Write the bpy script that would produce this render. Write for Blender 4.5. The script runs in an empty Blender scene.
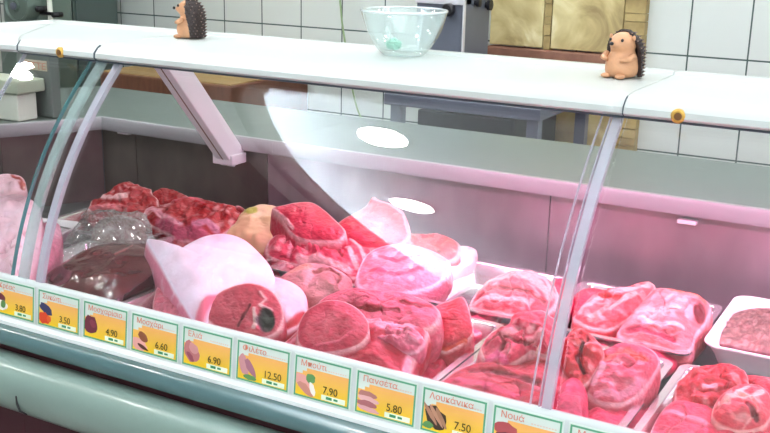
import bpy, math, random
from mathutils import Vector, Matrix, noise
random.seed(7)
S = bpy.context.scene
COL = S.collection
PI = math.pi

# ------------------------------------------------------------------ camera
F_PX = 1040.88
CAM = Vector((1.3200, -1.1764, 0.5962))
def _axes():
    r = Vector((0.87098072, 0.4908673, 0.02102116)).normalized()
    f = Vector((-0.46827834, 0.84232663, -0.26683562))
    f = (f - r * f.dot(r)).normalized()
    u = r.cross(f).normalized()
    return r, u, f
RT, UP, FW = _axes()
cd = bpy.data.cameras.new('camera')
cam = bpy.data.objects.new('camera', cd); COL.objects.link(cam)
cd.sensor_width = 36.0; cd.lens = 36.0 * F_PX / 770.0; cd.clip_start = 0.01
m = Matrix.Identity(4)
for i in range(3):
    m[i][0] = RT[i]; m[i][1] = UP[i]; m[i][2] = -FW[i]; m[i][3] = CAM[i]
cam.matrix_world = m
S.camera = cam

def ray(u, v):
    return RT * (u - 385.0) - UP * (v - 216.5) + FW * F_PX
def on_z(u, v, z):
    r = ray(u, v); return CAM + r * ((z - CAM.z) / r.z)
def on_y(u, v, y):
    r = ray(u, v); return CAM + r * ((y - CAM.y) / r.y)
def on_plane(u, v, p0, n):
    r = ray(u, v); return CAM + r * ((p0 - CAM).dot(n) / r.dot(n))

# ------------------------------------------------------------------ materials
def mat(name, base=(0.8, 0.8, 0.8), rough=0.5, metal=0.0, spec=0.5, coat=0.0, sss=0.0, emit=None, es=0.0,
        noise_amt=0.0, noise_scale=20.0, bump=0.0, bump_scale=60.0, stretch=(1, 1, 1), attr=None, base2=None):
    M = bpy.data.materials.new(name); M.use_nodes = True
    nt = M.node_tree; N = nt.nodes; L = nt.links
    b = N['Principled BSDF']
    b.inputs['Base Color'].default_value = (*base, 1)
    b.inputs['Roughness'].default_value = rough
    b.inputs['Metallic'].default_value = metal
    b.inputs['Specular IOR Level'].default_value = spec
    b.inputs['Coat Weight'].default_value = coat
    b.inputs['Coat Roughness'].default_value = 0.12
    if sss:
        b.inputs['Subsurface Weight'].default_value = sss
        b.inputs['Subsurface Radius'].default_value = (0.012, 0.004, 0.003)
        b.inputs['Subsurface Scale'].default_value = 1.0
    if emit:
        b.inputs['Emission Color'].default_value = (*emit, 1)
        b.inputs['Emission Strength'].default_value = es
    tc = N.new('ShaderNodeTexCoord'); mp = N.new('ShaderNodeMapping')
    mp.inputs['Scale'].default_value = stretch
    L.new(tc.outputs['Object'], mp.inputs['Vector'])
    src = None
    if attr:
        at = N.new('ShaderNodeAttribute'); at.attribute_name = attr
        src = at.outputs['Color']
    if noise_amt > 0 or base2:
        no = N.new('ShaderNodeTexNoise'); no.inputs['Scale'].default_value = noise_scale
        no.inputs['Detail'].default_value = 5
        L.new(mp.outputs['Vector'], no.inputs['Vector'])
        mx = N.new('ShaderNodeMix'); mx.data_type = 'RGBA'
        if base2:
            L.new(no.outputs['Fac'], mx.inputs['Factor'])
            mx.inputs['B'].default_value = (*base2, 1)
            rp = N.new('ShaderNodeMapRange'); rp.inputs['From Min'].default_value = 0.35; rp.inputs['From Max'].default_value = 0.65
            L.new(no.outputs['Fac'], rp.inputs['Value']); L.new(rp.outputs['Result'], mx.inputs['Factor'])
        else:
            mx.blend_type = 'MULTIPLY'
            mx.inputs['Factor'].default_value = 1.0
            rp = N.new('ShaderNodeMapRange')
            rp.inputs['From Min'].default_value = 0.3; rp.inputs['From Max'].default_value = 0.7
            rp.inputs['To Min'].default_value = 1 - noise_amt; rp.inputs['To Max'].default_value = 1 + noise_amt * 0.3
            L.new(no.outputs['Fac'], rp.inputs['Value']); L.new(rp.outputs['Result'], mx.inputs['B'])
        if src: L.new(src, mx.inputs['A'])
        else: mx.inputs['A'].default_value = (*base, 1)
        src = mx.outputs['Result']
    if src: L.new(src, b.inputs['Base Color'])
    if bump > 0:
        n2 = N.new('ShaderNodeTexNoise'); n2.inputs['Scale'].default_value = bump_scale; n2.inputs['Detail'].default_value = 4
        L.new(mp.outputs['Vector'], n2.inputs['Vector'])
        bp = N.new('ShaderNodeBump'); bp.inputs['Strength'].default_value = bump; bp.inputs['Distance'].default_value = 0.004
        L.new(n2.outputs['Fac'], bp.inputs['Height']); L.new(bp.outputs['Normal'], b.inputs['Normal'])
    return M

def glass_mat(name, tint=(1, 1, 1), haze=0.0, haze_col=(0.9, 0.95, 0.95), f0=0.045, rough=0.0, gain=1.0):
    M = bpy.data.materials.new(name); M.use_nodes = True
    nt = M.node_tree; N = nt.nodes; L = nt.links; N.clear()
    out = N.new('ShaderNodeOutputMaterial')
    lw = N.new('ShaderNodeLayerWeight'); lw.inputs['Blend'].default_value = 0.5
    pw = N.new('ShaderNodeMath'); pw.operation = 'POWER'; pw.inputs[1].default_value = 4.0
    L.new(lw.outputs['Facing'], pw.inputs[0])
    ma = N.new('ShaderNodeMath'); ma.operation = 'MULTIPLY_ADD'
    ma.inputs[1].default_value = (1 - f0) * gain; ma.inputs[2].default_value = f0 * gain; ma.use_clamp = True
    L.new(pw.outputs[0], ma.inputs[0])
    tr = N.new('ShaderNodeBsdfTransparent'); tr.inputs['Color'].default_value = (*tint, 1)
    gl = N.new('ShaderNodeBsdfGlossy'); gl.inputs['Roughness'].default_value = rough
    base = tr.outputs[0]
    if haze > 0:
        df = N.new('ShaderNodeBsdfDiffuse'); df.inputs['Color'].default_value = (*haze_col, 1)
        mh = N.new('ShaderNodeMixShader'); mh.inputs[0].default_value = haze
        L.new(tr.outputs[0], mh.inputs[1]); L.new(df.outputs[0], mh.inputs[2]); base = mh.outputs[0]
    mx = N.new('ShaderNodeMixShader')
    L.new(ma.outputs[0], mx.inputs[0]); L.new(base, mx.inputs[1]); L.new(gl.outputs[0], mx.inputs[2])
    L.new(mx.outputs[0], out.inputs['Surface'])
    return M

M = {}
M['canopy'] = mat('canopy_white', (0.53, 0.57, 0.55), 0.35, noise_amt=0.04, noise_scale=5)
M['seam'] = mat('seam_dark', (0.05, 0.07, 0.09), 0.6)
M['steel'] = mat('brushed_steel', (0.62, 0.62, 0.62), 0.33, metal=1.0, noise_amt=0.12, noise_scale=14, stretch=(0.3, 1, 6))
M['panel'] = mat('case_back_steel', (0.40, 0.31, 0.35), 0.33, metal=0.6, noise_amt=0.22, noise_scale=7, stretch=(2.0, 1, 1.0))
M['panel_shaded'] = mat('case_back_steel_shaded', (0.20, 0.17, 0.155), 0.38, metal=0.5, noise_amt=0.3, noise_scale=6, stretch=(2.0, 1, 1.0))  # same steel, darkened in colour where the pink lamp doesn't reach
M['tray_steel'] = mat('tray_steel', (0.75, 0.75, 0.76), 0.25, metal=0.9, noise_amt=0.08, noise_scale=20)
M['tray_white'] = mat('tray_white', (0.88, 0.86, 0.88), 0.4)
M['worktop'] = mat('worktop_grey', (0.14, 0.17, 0.155), 0.45, noise_amt=0.1, noise_scale=30)
M['lip'] = mat('worktop_lip', (0.33, 0.31, 0.33), 0.35)
M['post'] = mat('post_aluminium', (0.82, 0.80, 0.84), 0.4, metal=0.1)
M['deck'] = mat('deck_steel', (0.12, 0.15, 0.145), 0.35, metal=0.6, noise_amt=0.2, noise_scale=10)
M['glass'] = glass_mat('case_glass', (0.985, 1.0, 0.992), 0.0, f0=0.045, gain=1.35)
M['glass_edge'] = glass_mat('glass_edge_green', (0.25, 0.5, 0.48), 0.55, (0.12, 0.34, 0.34), f0=0.05)
M['joint'] = glass_mat('clear_joint_strip', (0.80, 0.86, 0.88), 0.50, (0.60, 0.60, 0.68), f0=0.08, rough=0.1)
M['joint2'] = glass_mat('clear_joint_strip_green', (0.80, 0.92, 0.90), 0.30, (0.55, 0.68, 0.67), f0=0.08, rough=0.1)
M['rail'] = mat('rail_white', (0.60, 0.64, 0.63), 0.35)
M['teal'] = mat('rail_teal', (0.085, 0.16, 0.165), 0.22, coat=0.5, noise_amt=0.1, noise_scale=4, stretch=(0.3, 8, 8))
M['gap'] = mat('dark_red_gap', (0.045, 0.006, 0.01), 0.5)
M['bumper'] = mat('bumper_grey', (0.20, 0.28, 0.245), 0.28, coat=0.3)
M['basepanel'] = mat('base_dark_red', (0.05, 0.008, 0.016), 0.5)
M['black'] = mat('black_plastic', (0.012, 0.012, 0.015), 0.4)
M['gold'] = mat('gold_cap', (0.62, 0.38, 0.08), 0.3, metal=0.5)
M['goldd'] = mat('gold_cap_dark', (0.16, 0.07, 0.02), 0.4)
M['meat'] = mat('meat', rough=0.42, spec=0.45, coat=0.12, sss=0.06, attr='col', noise_amt=0.30, noise_scale=90, bump=0.8, bump_scale=120, stretch=(1, 1.6, 1.6))
M['fatmeat'] = mat('fat_skin', rough=0.45, spec=0.4, coat=0.1, sss=0.05, attr='col', noise_amt=0.06, noise_scale=60, bump=0.35, bump_scale=90)
M['mince'] = mat('mince', rough=0.5, spec=0.4, coat=0.1, attr='col', noise_amt=0.55, noise_scale=75, bump=1.0, bump_scale=90)
M['wetmeat'] = mat('wet_meat', rough=0.16, spec=0.6, coat=0.9, attr='col', noise_amt=0.2, noise_scale=60, bump=0.35, bump_scale=70)
M['print'] = mat('printed_card', rough=0.35, attr='col')
M['film'] = glass_mat('plastic_film', (0.98, 1, 1), 0.10, (0.8, 0.82, 0.8), f0=0.10, rough=0.10)
M['bowl'] = glass_mat('bowl_glass', (0.93, 0.97, 0.96), 0.20, (0.85, 0.93, 0.92), f0=0.08, rough=0.03)
M['greenbit'] = mat('green_paper', (0.16, 0.62, 0.42), 0.5)
M['mach'] = mat('machine_grey', (0.17, 0.19, 0.24), 0.4, metal=0.3, noise_amt=0.12, noise_scale=8)
M['machedge'] = mat('machine_bright_edge', (0.75, 0.76, 0.8), 0.3, metal=0.3)
M['cab'] = mat('cabinet_grey_green', (0.09, 0.13, 0.12), 0.45, noise_amt=0.15, noise_scale=5)
M['machgreen'] = mat('machine_green_grey', (0.16, 0.22, 0.19), 0.35, metal=0.3)
M['scale'] = mat('scale_grey', (0.14, 0.16, 0.15), 0.45)
M['scalewhite'] = mat('scale_white', (0.72, 0.74, 0.66), 0.5)
M['scaletext'] = mat('scale_text', (0.55, 0.22, 0.17), 0.5)
M['scaleplate'] = mat('scale_name_plate', (0.50, 0.44, 0.34), 0.5)
M['tan'] = mat('hedgehog_tan', (0.66, 0.34, 0.18), 0.5, noise_amt=0.15, noise_scale=80)
M['quill'] = mat('hedgehog_quills', (0.035, 0.02, 0.018), 0.5, noise_amt=0.3, noise_scale=300)
M['quilltip'] = mat('hedgehog_quill_tip', (0.30, 0.20, 0.16), 0.5)
M['woodtop'] = mat('block_wood_top', (0.40, 0.25, 0.09), 0.6, noise_amt=0.25, noise_scale=12, stretch=(1, 6, 6))
M['woodside'] = mat('block_wood_side', (0.17, 0.06, 0.03), 0.6, noise_amt=0.3, noise_scale=14, stretch=(6, 1, 1))
M['ledge'] = mat('brown_ledge', (0.30, 0.14, 0.09), 0.6, noise_amt=0.3, noise_scale=25)
M['floor'] = mat('floor_tile', (0.35, 0.30, 0.27), 0.4, noise_amt=0.15, noise_scale=3)
M['wallp'] = mat('wall_plaster', (0.78, 0.78, 0.76), 0.7)
M['ceil'] = mat('ceiling_white', (0.88, 0.92, 0.95), 0.8)
M['ceild'] = mat('ceiling_brown', (0.12, 0.10, 0.09), 0.8)
M['lamp'] = mat('lamp_glow', (1, 1, 1), 0.4, emit=(1.0, 0.97, 0.92), es=45)
M['lampring'] = mat('lamp_ring', (0.8, 0.8, 0.8), 0.3, metal=0.5)
M['strip'] = mat('strip_glow', (1, 1, 1), 0.4, emit=(0.88, 0.95, 1.0), es=4.6)
M['pinktube'] = mat('pink_tube', (1, 0.7, 0.8), 0.4, emit=(1.0, 0.45, 0.62), es=6)
M['cable'] = mat('cable_green', (0.30, 0.42, 0.22), 0.5)
M['clip'] = mat('clip_white', (0.85, 0.75, 0.78), 0.4)

def tile_mat():
    Mt = bpy.data.materials.new('white_wall_tiles'); Mt.use_nodes = True
    nt = Mt.node_tree; N = nt.nodes; L = nt.links; b = N['Principled BSDF']
    tc = N.new('ShaderNodeTexCoord'); sp = N.new('ShaderNodeSeparateXYZ'); L.new(tc.outputs['Object'], sp.inputs[0])
    def line(out, origin, pitch, half):
        a = N.new('ShaderNodeMath'); a.operation = 'SUBTRACT'; L.new(out, a.inputs[0]); a.inputs[1].default_value = origin - 100 * pitch
        d = N.new('ShaderNodeMath'); d.operation = 'DIVIDE'; L.new(a.outputs[0], d.inputs[0]); d.inputs[1].default_value = pitch
        f = N.new('ShaderNodeMath'); f.operation = 'FRACT'; L.new(d.outputs[0], f.inputs[0])
        s = N.new('ShaderNodeMath'); s.operation = 'SUBTRACT'; L.new(f.outputs[0], s.inputs[0]); s.inputs[1].default_value = 0.5
        ab = N.new('ShaderNodeMath'); ab.operation = 'ABSOLUTE'; L.new(s.outputs[0], ab.inputs[0])
        g = N.new('ShaderNodeMath'); g.operation = 'GREATER_THAN'; L.new(ab.outputs[0], g.inputs[0]); g.inputs[1].default_value = 0.5 - half / pitch
        return g.outputs[0]
    mx = N.new('ShaderNodeMath'); mx.operation = 'MAXIMUM'
    L.new(line(sp.outputs['X'], 0.578, 0.1735, 0.0024), mx.inputs[0]); L.new(line(sp.outputs['Z'], 0.247, 0.30, 0.0024), mx.inputs[1])
    mc = N.new('ShaderNodeMix'); mc.data_type = 'RGBA'
    mc.inputs['A'].default_value = (0.70, 0.75, 0.71, 1); mc.inputs['B'].default_value = (0.07, 0.11, 0.10, 1)
    L.new(mx.outputs[0], mc.inputs['Factor']); L.new(mc.outputs['Result'], b.inputs['Base Color'])
    mr = N.new('ShaderNodeMath'); mr.operation = 'MULTIPLY_ADD'; mr.inputs[1].default_value = 0.5; mr.inputs[2].default_value = 0.25
    L.new(mx.outputs[0], mr.inputs[0]); L.new(mr.outputs[0], b.inputs['Roughness'])
    bp = N.new('ShaderNodeBump'); bp.invert = True; bp.inputs['Distance'].default_value = 0.002; bp.inputs['Strength'].default_value = 0.6
    L.new(mx.outputs[0], bp.inputs['Height']); L.new(bp.outputs['Normal'], b.inputs['Normal'])
    return Mt
M['tile'] = tile_mat()

def stone_mat():
    Ms = bpy.data.materials.new('yellow_stone'); Ms.use_nodes = True
    nt = Ms.node_tree; N = nt.nodes; L = nt.links; b = N['Principled BSDF']
    tc = N.new('ShaderNodeTexCoord')
    n = N.new('ShaderNodeTexNoise'); n.inputs['Scale'].default_value = 7; n.inputs['Detail'].default_value = 9; n.inputs['Distortion'].default_value = 1.2
    L.new(tc.outputs['Object'], n.inputs['Vector'])
    cr = N.new('ShaderNodeValToRGB'); L.new(n.outputs['Fac'], cr.inputs[0])
    e = cr.color_ramp.elements
    e[0].position = 0.30; e[0].color = (0.34, 0.25, 0.11, 1); e[1].position = 0.72; e[1].color = (0.88, 0.80, 0.52, 1)
    k = e.new(0.45); k.color = (0.55, 0.44, 0.20, 1); k = e.new(0.58); k.color = (0.70, 0.60, 0.30, 1)
    L.new(cr.outputs[0], b.inputs['Base Color']); b.inputs['Roughness'].default_value = 0.55
    bp = N.new('ShaderNodeBump'); bp.inputs['Distance'].default_value = 0.006; L.new(n.outputs['Fac'], bp.inputs['Height']); L.new(bp.outputs['Normal'], b.inputs['Normal'])
    return Ms
M['stone'] = stone_mat()
M['stone2'] = mat('stone_edge', (0.30, 0.21, 0.08), 0.6, base2=(0.5, 0.38, 0.16), noise_scale=16, bump=0.6, bump_scale=30)

# ------------------------------------------------------------------ helpers
class MB:
    def __init__(s): s.v = []; s.f = []; s.c = []; s.mi = []
    def add(s, vs, fs, col=None):
        o = len(s.v); s.v += [tuple(p) for p in vs]
        for f in fs: s.f.append(tuple(i + o for i in f)); s.c.append(col)
        return o
    def box(s, x0, x1, y0, y1, z0, z1, col=None):
        x0, x1 = min(x0, x1), max(x0, x1); y0, y1 = min(y0, y1), max(y0, y1); z0, z1 = min(z0, z1), max(z0, z1)
        v = [(x0, y0, z0), (x1, y0, z0), (x1, y1, z0), (x0, y1, z0), (x0, y0, z1), (x1, y0, z1), (x1, y1, z1), (x0, y1, z1)]
        s.add(v, [(0, 3, 2, 1), (4, 5, 6, 7), (0, 1, 5, 4), (1, 2, 6, 5), (2, 3, 7, 6), (3, 0, 4, 7)], col)
    def lathe(s, prof, n=32, c=(0, 0, 0), axis='z', closed=False):
        vs = []; fs = []
        k = len(prof)
        for r, h in prof:
            for i in range(n):
                a = 2 * PI * i / n
                p = (r * math.cos(a), r * math.sin(a), h)
                if axis == 'x': p = (h, p[0], p[1])
                if axis == 'y': p = (p[0], h, p[1])
                vs.append((c[0] + p[0], c[1] + p[1], c[2] + p[2]))
        for j in range(k - 1):
            for i in range(n):
                a = j * n + i; b = j * n + (i + 1) % n
                fs.append((a, b, b + n, a + n))
        if closed:
            for i in range(n):
                a = (k - 1) * n + i; b = (k - 1) * n + (i + 1) % n
                fs.append((a, b, (i + 1) % n, i))
        else:
            fs.append(tuple(range(n))[::-1]); fs.append(tuple((k - 1) * n + i for i in range(n)))
        s.add(vs, fs)
    def tube(s, pts, r, n=10):
        vs = []; fs = []
        P = [Vector(p) for p in pts]
        for j, p in enumerate(P):
            t = (P[min(j + 1, len(P) - 1)] - P[max(j - 1, 0)]).normalized()
            a = t.orthogonal().normalized() if j == 0 else (a - t * a.dot(t)).normalized()
            b = t.cross(a)
            rr = r[j] if isinstance(r, (list, tuple)) else r
            for i in range(n):
                q = 2 * PI * i / n
                vs.append(p + (a * math.cos(q) + b * math.sin(q)) * rr)
        for j in range(len(P) - 1):
            for i in range(n):
                fs.append((j * n + i, j * n + (i + 1) % n, (j + 1) * n + (i + 1) % n, (j + 1) * n + i))
        fs.append(tuple(range(n))[::-1]); fs.append(tuple((len(P) - 1) * n + i for i in range(n)))
        s.add(vs, fs)
    def ell(s, c, r, nu=20, nv=14, rot=None, disp=0, fr=1.0):
        vs = []; fs = []
        for j in range(nv + 1):
            th = PI * j / nv
            for i in range(nu):
                ph = 2 * PI * i / nu
                d = Vector((math.sin(th) * math.cos(ph), math.sin(th) * math.sin(ph), math.cos(th)))
                k = 1 + disp * noise.noise(d * fr + Vector(c) * 7)
                p = Vector((d.x * r[0], d.y * r[1], d.z * r[2])) * k
                if rot: p = rot @ p
                vs.append(Vector(c) + p)
        for j in range(nv):
            for i in range(nu):
                fs.append((j * nu + i, (j + 1) * nu + i, (j + 1) * nu + (i + 1) % nu, j * nu + (i + 1) % nu))
        s.add(vs, fs)
    def prism(s, prof, stations):
        """prof: closed (y,z) loop; stations: list of functions (y,z)->(x,y,z)"""
        k = len(prof); vs = []; fs = []
        for st in stations:
            for p in prof: vs.append(st(*p))
        for j in range(len(stations) - 1):
            for i in range(k):
                fs.append((j * k + i, j * k + (i + 1) % k, (j + 1) * k + (i + 1) % k, (j + 1) * k + i))
        fs.append(tuple(range(k))[::-1]); fs.append(tuple((len(stations) - 1) * k + i for i in range(k)))
        s.add(vs, fs)
    def mesh(s, name, smooth=False):
        me = bpy.data.meshes.new(name); me.from_pydata(s.v, [], s.f); me.update()
        if any(c is not None for c in s.c):
            ca = me.color_attributes.new('col', 'FLOAT_COLOR', 'CORNER')
            for p in me.polygons:
                c = s.c[p.index] or (1, 1, 1)
                for li in p.loop_indices: ca.data[li].color = (*c, 1)
        if smooth:
            for p in me.polygons: p.use_smooth = True
        return me

def fix_normals(me):
    import bmesh
    bm = bmesh.new(); bm.from_mesh(me)
    bmesh.ops.recalc_face_normals(bm, faces=bm.faces[:]); bm.to_mesh(me); bm.free()

WORLD = {}
def obj(name, mb, m_, parent=None, smooth=False, bevel=0.0, auto=None, local=False, keep=False):
    me = mb.mesh(name, smooth or auto is not None) if isinstance(mb, MB) else mb
    if not keep: fix_normals(me)
    if auto is not None:
        for e in me.edges: pass
        try: me.set_sharp_from_angle(angle=math.radians(auto))
        except Exception: pass
    me.materials.append(m_)
    o = bpy.data.objects.new(name, me); COL.objects.link(o)
    if parent is not None:
        o.parent = parent
        if not local and parent.type == 'EMPTY':
            o.matrix_parent_inverse = WORLD[parent.name].inverted()
    if bevel:
        b = o.modifiers.new('bevel', 'BEVEL'); b.width = bevel; b.segments = 2; b.limit_method = 'ANGLE'; b.angle_limit = math.radians(40)
    return o
def thing(name, label, cat, loc=(0, 0, 0), group=None, rotz=0):
    o = bpy.data.objects.new(name, None); COL.objects.link(o)
    o.empty_display_size = 0.05
    o.location = loc; o.rotation_euler = (0, 0, rotz)
    WORLD[o.name] = Matrix.Translation(Vector(loc)) @ Matrix.Rotation(rotz, 4, 'Z')
    o['label'] = label; o['category'] = cat
    if group: o['group'] = group
    return o
def tag(o, label, cat, group=None):
    o['label'] = label; o['category'] = cat
    if group: o['group'] = group
    return o
def struct(o): o['kind'] = 'structure'; return o

def sweep(path):
    """stations from a plan path (x,y); profile y is measured inward (to the back)"""
    P = [Vector(p) for p in path]; st = []
    for i, p in enumerate(P):
        d0 = (P[i] - P[i - 1]).normalized() if i > 0 else None
        d1 = (P[i + 1] - P[i]).normalized() if i < len(P) - 1 else None
        d0 = d0 or d1; d1 = d1 or d0
        n0 = Vector((d0.y, -d0.x)); n1 = Vector((d1.y, -d1.x))
        if n0.y < 0: n0 = -n0
        if n1.y < 0: n1 = -n1
        n = (n0 + n1).normalized(); k = 1 / max(0.3, n.dot(n0)); n = n * k
        st.append(lambda y, z, p=p, n=n: (p.x + n.x * y, p.y + n.y * y, z))
    return st
def straight(x0, x1, n=1):
    return [(lambda y, z, x=x0 + (x1 - x0) * i / n: (x, y, z)) for i in range(n + 1)]

# ------------------------------------------------------------------ room
FZ = -0.92; CZ = 1.93
XL, XR, YF, YB = -4.2, 4.0, -3.6, 2.0
b = MB(); b.box(XL - 0.1, XR + 0.1, YF - 0.1, YB + 0.1, FZ - 0.1, FZ); struct(obj('floor', b, M['floor']))
b = MB(); b.box(-0.83, XR + 0.1, YF - 0.1, YB + 0.1, CZ, CZ + 0.15); struct(obj('ceiling', b, M['ceil']))
b = MB(); b.box(XL - 0.1, -0.83, YF - 0.1, YB + 0.1, CZ + 0.04, CZ + 0.15); struct(obj('ceiling_left', b, M['ceild']))
b = MB(); b.box(XL - 0.1, XR + 0.1, YB, YB + 0.1, FZ, CZ + 0.04); struct(obj('wall_back', b, M['tile']))
b = MB(); b.box(XL - 0.1, XL, YF, YB, FZ, CZ + 0.04); struct(obj('wall_left', b, M['wallp']))
b = MB(); b.box(XR, XR + 0.1, YF, YB, FZ, CZ); struct(obj('wall_right', b, M['wallp']))
WX0, WX1, WZ0, WZ1 = 1.35, 3.75, -0.2, 1.6
b = MB()
b.box(XL - 0.1, WX0, YF - 0.1, YF, FZ, CZ + 0.04); b.box(WX1, XR + 0.1, YF - 0.1, YF, FZ, CZ)
b.box(WX0, WX1, YF - 0.1, YF, FZ, WZ0); b.box(WX0, WX1, YF - 0.1, YF, WZ1, CZ)
struct(obj('wall_front', b, M['wallp']))
b = MB()
for x in (WX0, (WX0 + WX1) / 2 - 0.03, WX1 - 0.06): b.box(x, x + 0.06, YF - 0.07, YF - 0.02, WZ0, WZ1)
b.box(WX0, WX1, YF - 0.07, YF - 0.02, WZ0, WZ0 + 0.06); b.box(WX0, WX1, YF - 0.07, YF - 0.02, WZ1 - 0.06, WZ1)
w = struct(obj('unseen_window', b, M['lampring']))  # unseen shop window, added to bring daylight in
b = MB(); b.box(WX0 + 0.06, WX1 - 0.06, YF - 0.05, YF - 0.044, WZ0 + 0.06, WZ1 - 0.06); obj('window_pane', b, M['glass'], w)
# stone cladding on the rear wall, its joints as separate slabs, and the ledge under it
sx0, sx1 = on_y(489, 30, 1.965).x, on_y(645, 30, 1.965).x
t = thing('stone_panel', 'yellow marbled stone panel on the tiled back wall above a brown ledge', 'wall panel', ((sx0 + sx1) / 2, 1.98, FZ))
xs = [sx0, sx0 + 0.012, sx0 + 0.185, sx0 + 0.215, sx1 - 0.075, sx1]
cuts = [-0.92, -0.35, 0.235, 0.60, 1.0, 1.6]
for i, (a, c) in enumerate(((sx0 + 0.004, sx0 + 0.185), (sx0 + 0.213, sx1 - 0.068))):
    for z0, z1 in ((-0.92, -0.2), (-0.195, 0.205), (0.238, 0.66), (0.665, 1.3)):
        b = MB(); b.box(a, c, 1.963, 1.9995, z0 + 0.003, z1); obj('stone_slab', b, M['stone'], t, bevel=0.003)
for a, c in ((sx0 + 0.188, sx0 + 0.210), (sx1 - 0.065, sx1 - 0.002)):
    z = -0.92
    b = MB(); kk = 0
    while z < 1.28:
        h = random.uniform(0.022, 0.05); q = random.uniform(-0.004, 0.004)
        b.box(a, c, 1.962 + q, 1.9995, z, z + h - 0.002); z += h
    obj('rubble_strip', b, M['stone2'], t)
b = MB(); b.box(sx0, sx1 - 0.05, 1.945, 1.9995, 0.207, 0.236); obj('brown_ledge', b, M['ledge'], t, bevel=0.003)

# ------------------------------------------------------------------ ceiling lamps
def downlight(x, y, z, label, r=0.10, power=26):
    t = thing('ceiling_downlight', label, 'ceiling lamp', (x, y, z), 'round downlights in the ceiling')
    b = MB(); b.lathe([(r + 0.018, 0.0), (r + 0.018, -0.008), (r, -0.012), (r, 0.0)], 40, closed=True); obj('trim_ring', b, M['lampring'], t, local=True, auto=40)
    b = MB(); b.lathe([(0.001, -0.004), (r, -0.004), (r, 0.0), (0.001, 0.0)], 40); obj('diffuser', b, M['lamp'], t, local=True)
    ld = bpy.data.lights.new('downlight', 'AREA'); ld.shape = 'DISK'; ld.size = 2 * r; ld.energy = power; ld.color = (1, 0.97, 0.93)
    lo = bpy.data.objects.new('downlight_lamp', ld); COL.objects.link(lo); lo.parent = t; lo.location = (0, 0, -0.02)
    return t
PW = 9
downlight(-0.37, -0.40, CZ, 'round white downlight mirrored high in the curved glass above the pork', 0.095, PW)
downlight(-0.43, -1.25, CZ, 'round white downlight mirrored lower in the glass, in front of the pink back panel', 0.088, PW)
downlight(-1.38, -0.01, CZ + 0.04, 'round white downlight mirrored at the top of the glass by the slanted post', 0.068, PW)
downlight(-2.09, -0.19, CZ + 0.04, 'round white downlight mirrored in the leftmost glass over the weighing scale', 0.072, PW)
for x, y, w_ in ((0.5, 1.3, 'behind the counter near the stone panel'), (-0.75, 1.0, 'behind the counter over the wooden block'), (3.2, -0.2, 'over the right end of the counter'),
                 (3.2, -1.9, 'over the customers on the right'), (-3.2, -1.2, 'over the customers on the left'), (1.7, 1.3, 'behind the counter on the far right')):
    downlight(x, y, CZ if x > -0.9 else CZ + 0.04, 'extra unseen white downlight added ' + w_, 0.10, PW)  # unseen lamps added to light the room, placed clear of the glass reflections

# unseen glowing ceiling panels, added as soft fill light
def fill_panel(x0, x1, y0, y1, label):
    t = thing('added_fill_panel', label, 'ceiling lamp', ((x0 + x1) / 2, (y0 + y1) / 2, CZ), 'added fill light panels on the ceiling')
    b = MB(); b.box(x0, x1, y0, y1, CZ - 0.012, CZ - 0.002); obj('light_panel', b, M['strip'], t)
    b = MB()
    b.box(x0 - 0.01, x0, y0 - 0.01, y1 + 0.01, CZ - 0.014, CZ); b.box(x1, x1 + 0.01, y0 - 0.01, y1 + 0.01, CZ - 0.014, CZ)
    b.box(x0, x1, y0 - 0.01, y0, CZ - 0.014, CZ); b.box(x0, x1, y1, y1 + 0.01, CZ - 0.014, CZ); obj('panel_frame', b, M['lampring'], t)
fill_panel(-0.5, 2.4, 0.45, 1.0, 'wide unseen fill light panel added on the ceiling behind the counter')
fill_panel(1.15, 3.0, -3.2, -0.3, 'wide unseen fill light panel added over the customer side on the right')
# added cove trough under the ceiling step; its unseen lamp brightens the white ceiling
b = MB(); b.box(-0.95, -0.80, -3.0, 1.4, CZ - 0.34, CZ - 0.33); b.box(-0.95, -0.94, -3.0, 1.4, CZ - 0.33, CZ - 0.05); b.box(-0.81, -0.80, -3.0, 1.4, CZ - 0.33, CZ - 0.285)
for y in (-2.6, -1.0, 0.9): b.box(-0.945, -0.935, y, y + 0.01, CZ - 0.06, CZ + 0.04)
cv = obj('added_cove_trough', b, mat('trough_brown', (0.05, 0.04, 0.035), 0.7)); tag(cv, 'long brown unseen light trough added at the step of the ceiling', 'ceiling lamp')
b = MB(); b.box(-0.90, -0.87, -2.9, 1.3, CZ - 0.329, CZ - 0.318); obj('added_lamp_strip', b, M['strip'], cv)
ld = bpy.data.lights.new('cove', 'AREA'); ld.shape = 'RECTANGLE'; ld.size = 0.04; ld.size_y = 4.2; ld.energy = 120; ld.color = (0.82, 0.92, 1.0)
lo = bpy.data.objects.new('added_cove_lamp', ld); COL.objects.link(lo); lo.location = (-0.87, -0.8, CZ - 0.30)
lo.rotation_euler = (0, math.radians(-150), 0); lo.parent = cv
# ------------------------------------------------------------------ display case
CX0, CX1 = -0.045, 2.3
RAILPATH = [(CX1, 0.0), (-0.24, 0.0), (-0.24 - 0.75 * math.cos(0.2), -0.75 * math.sin(0.2))]
case = thing('display_case', 'long refrigerated butcher display case with curved glass front and white canopy', 'display case', (1.1, 0.4, FZ))
wing = thing('corner_case', 'angled corner section of the glass display case at the left edge', 'display case', (-0.45, 0.35, FZ))

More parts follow.
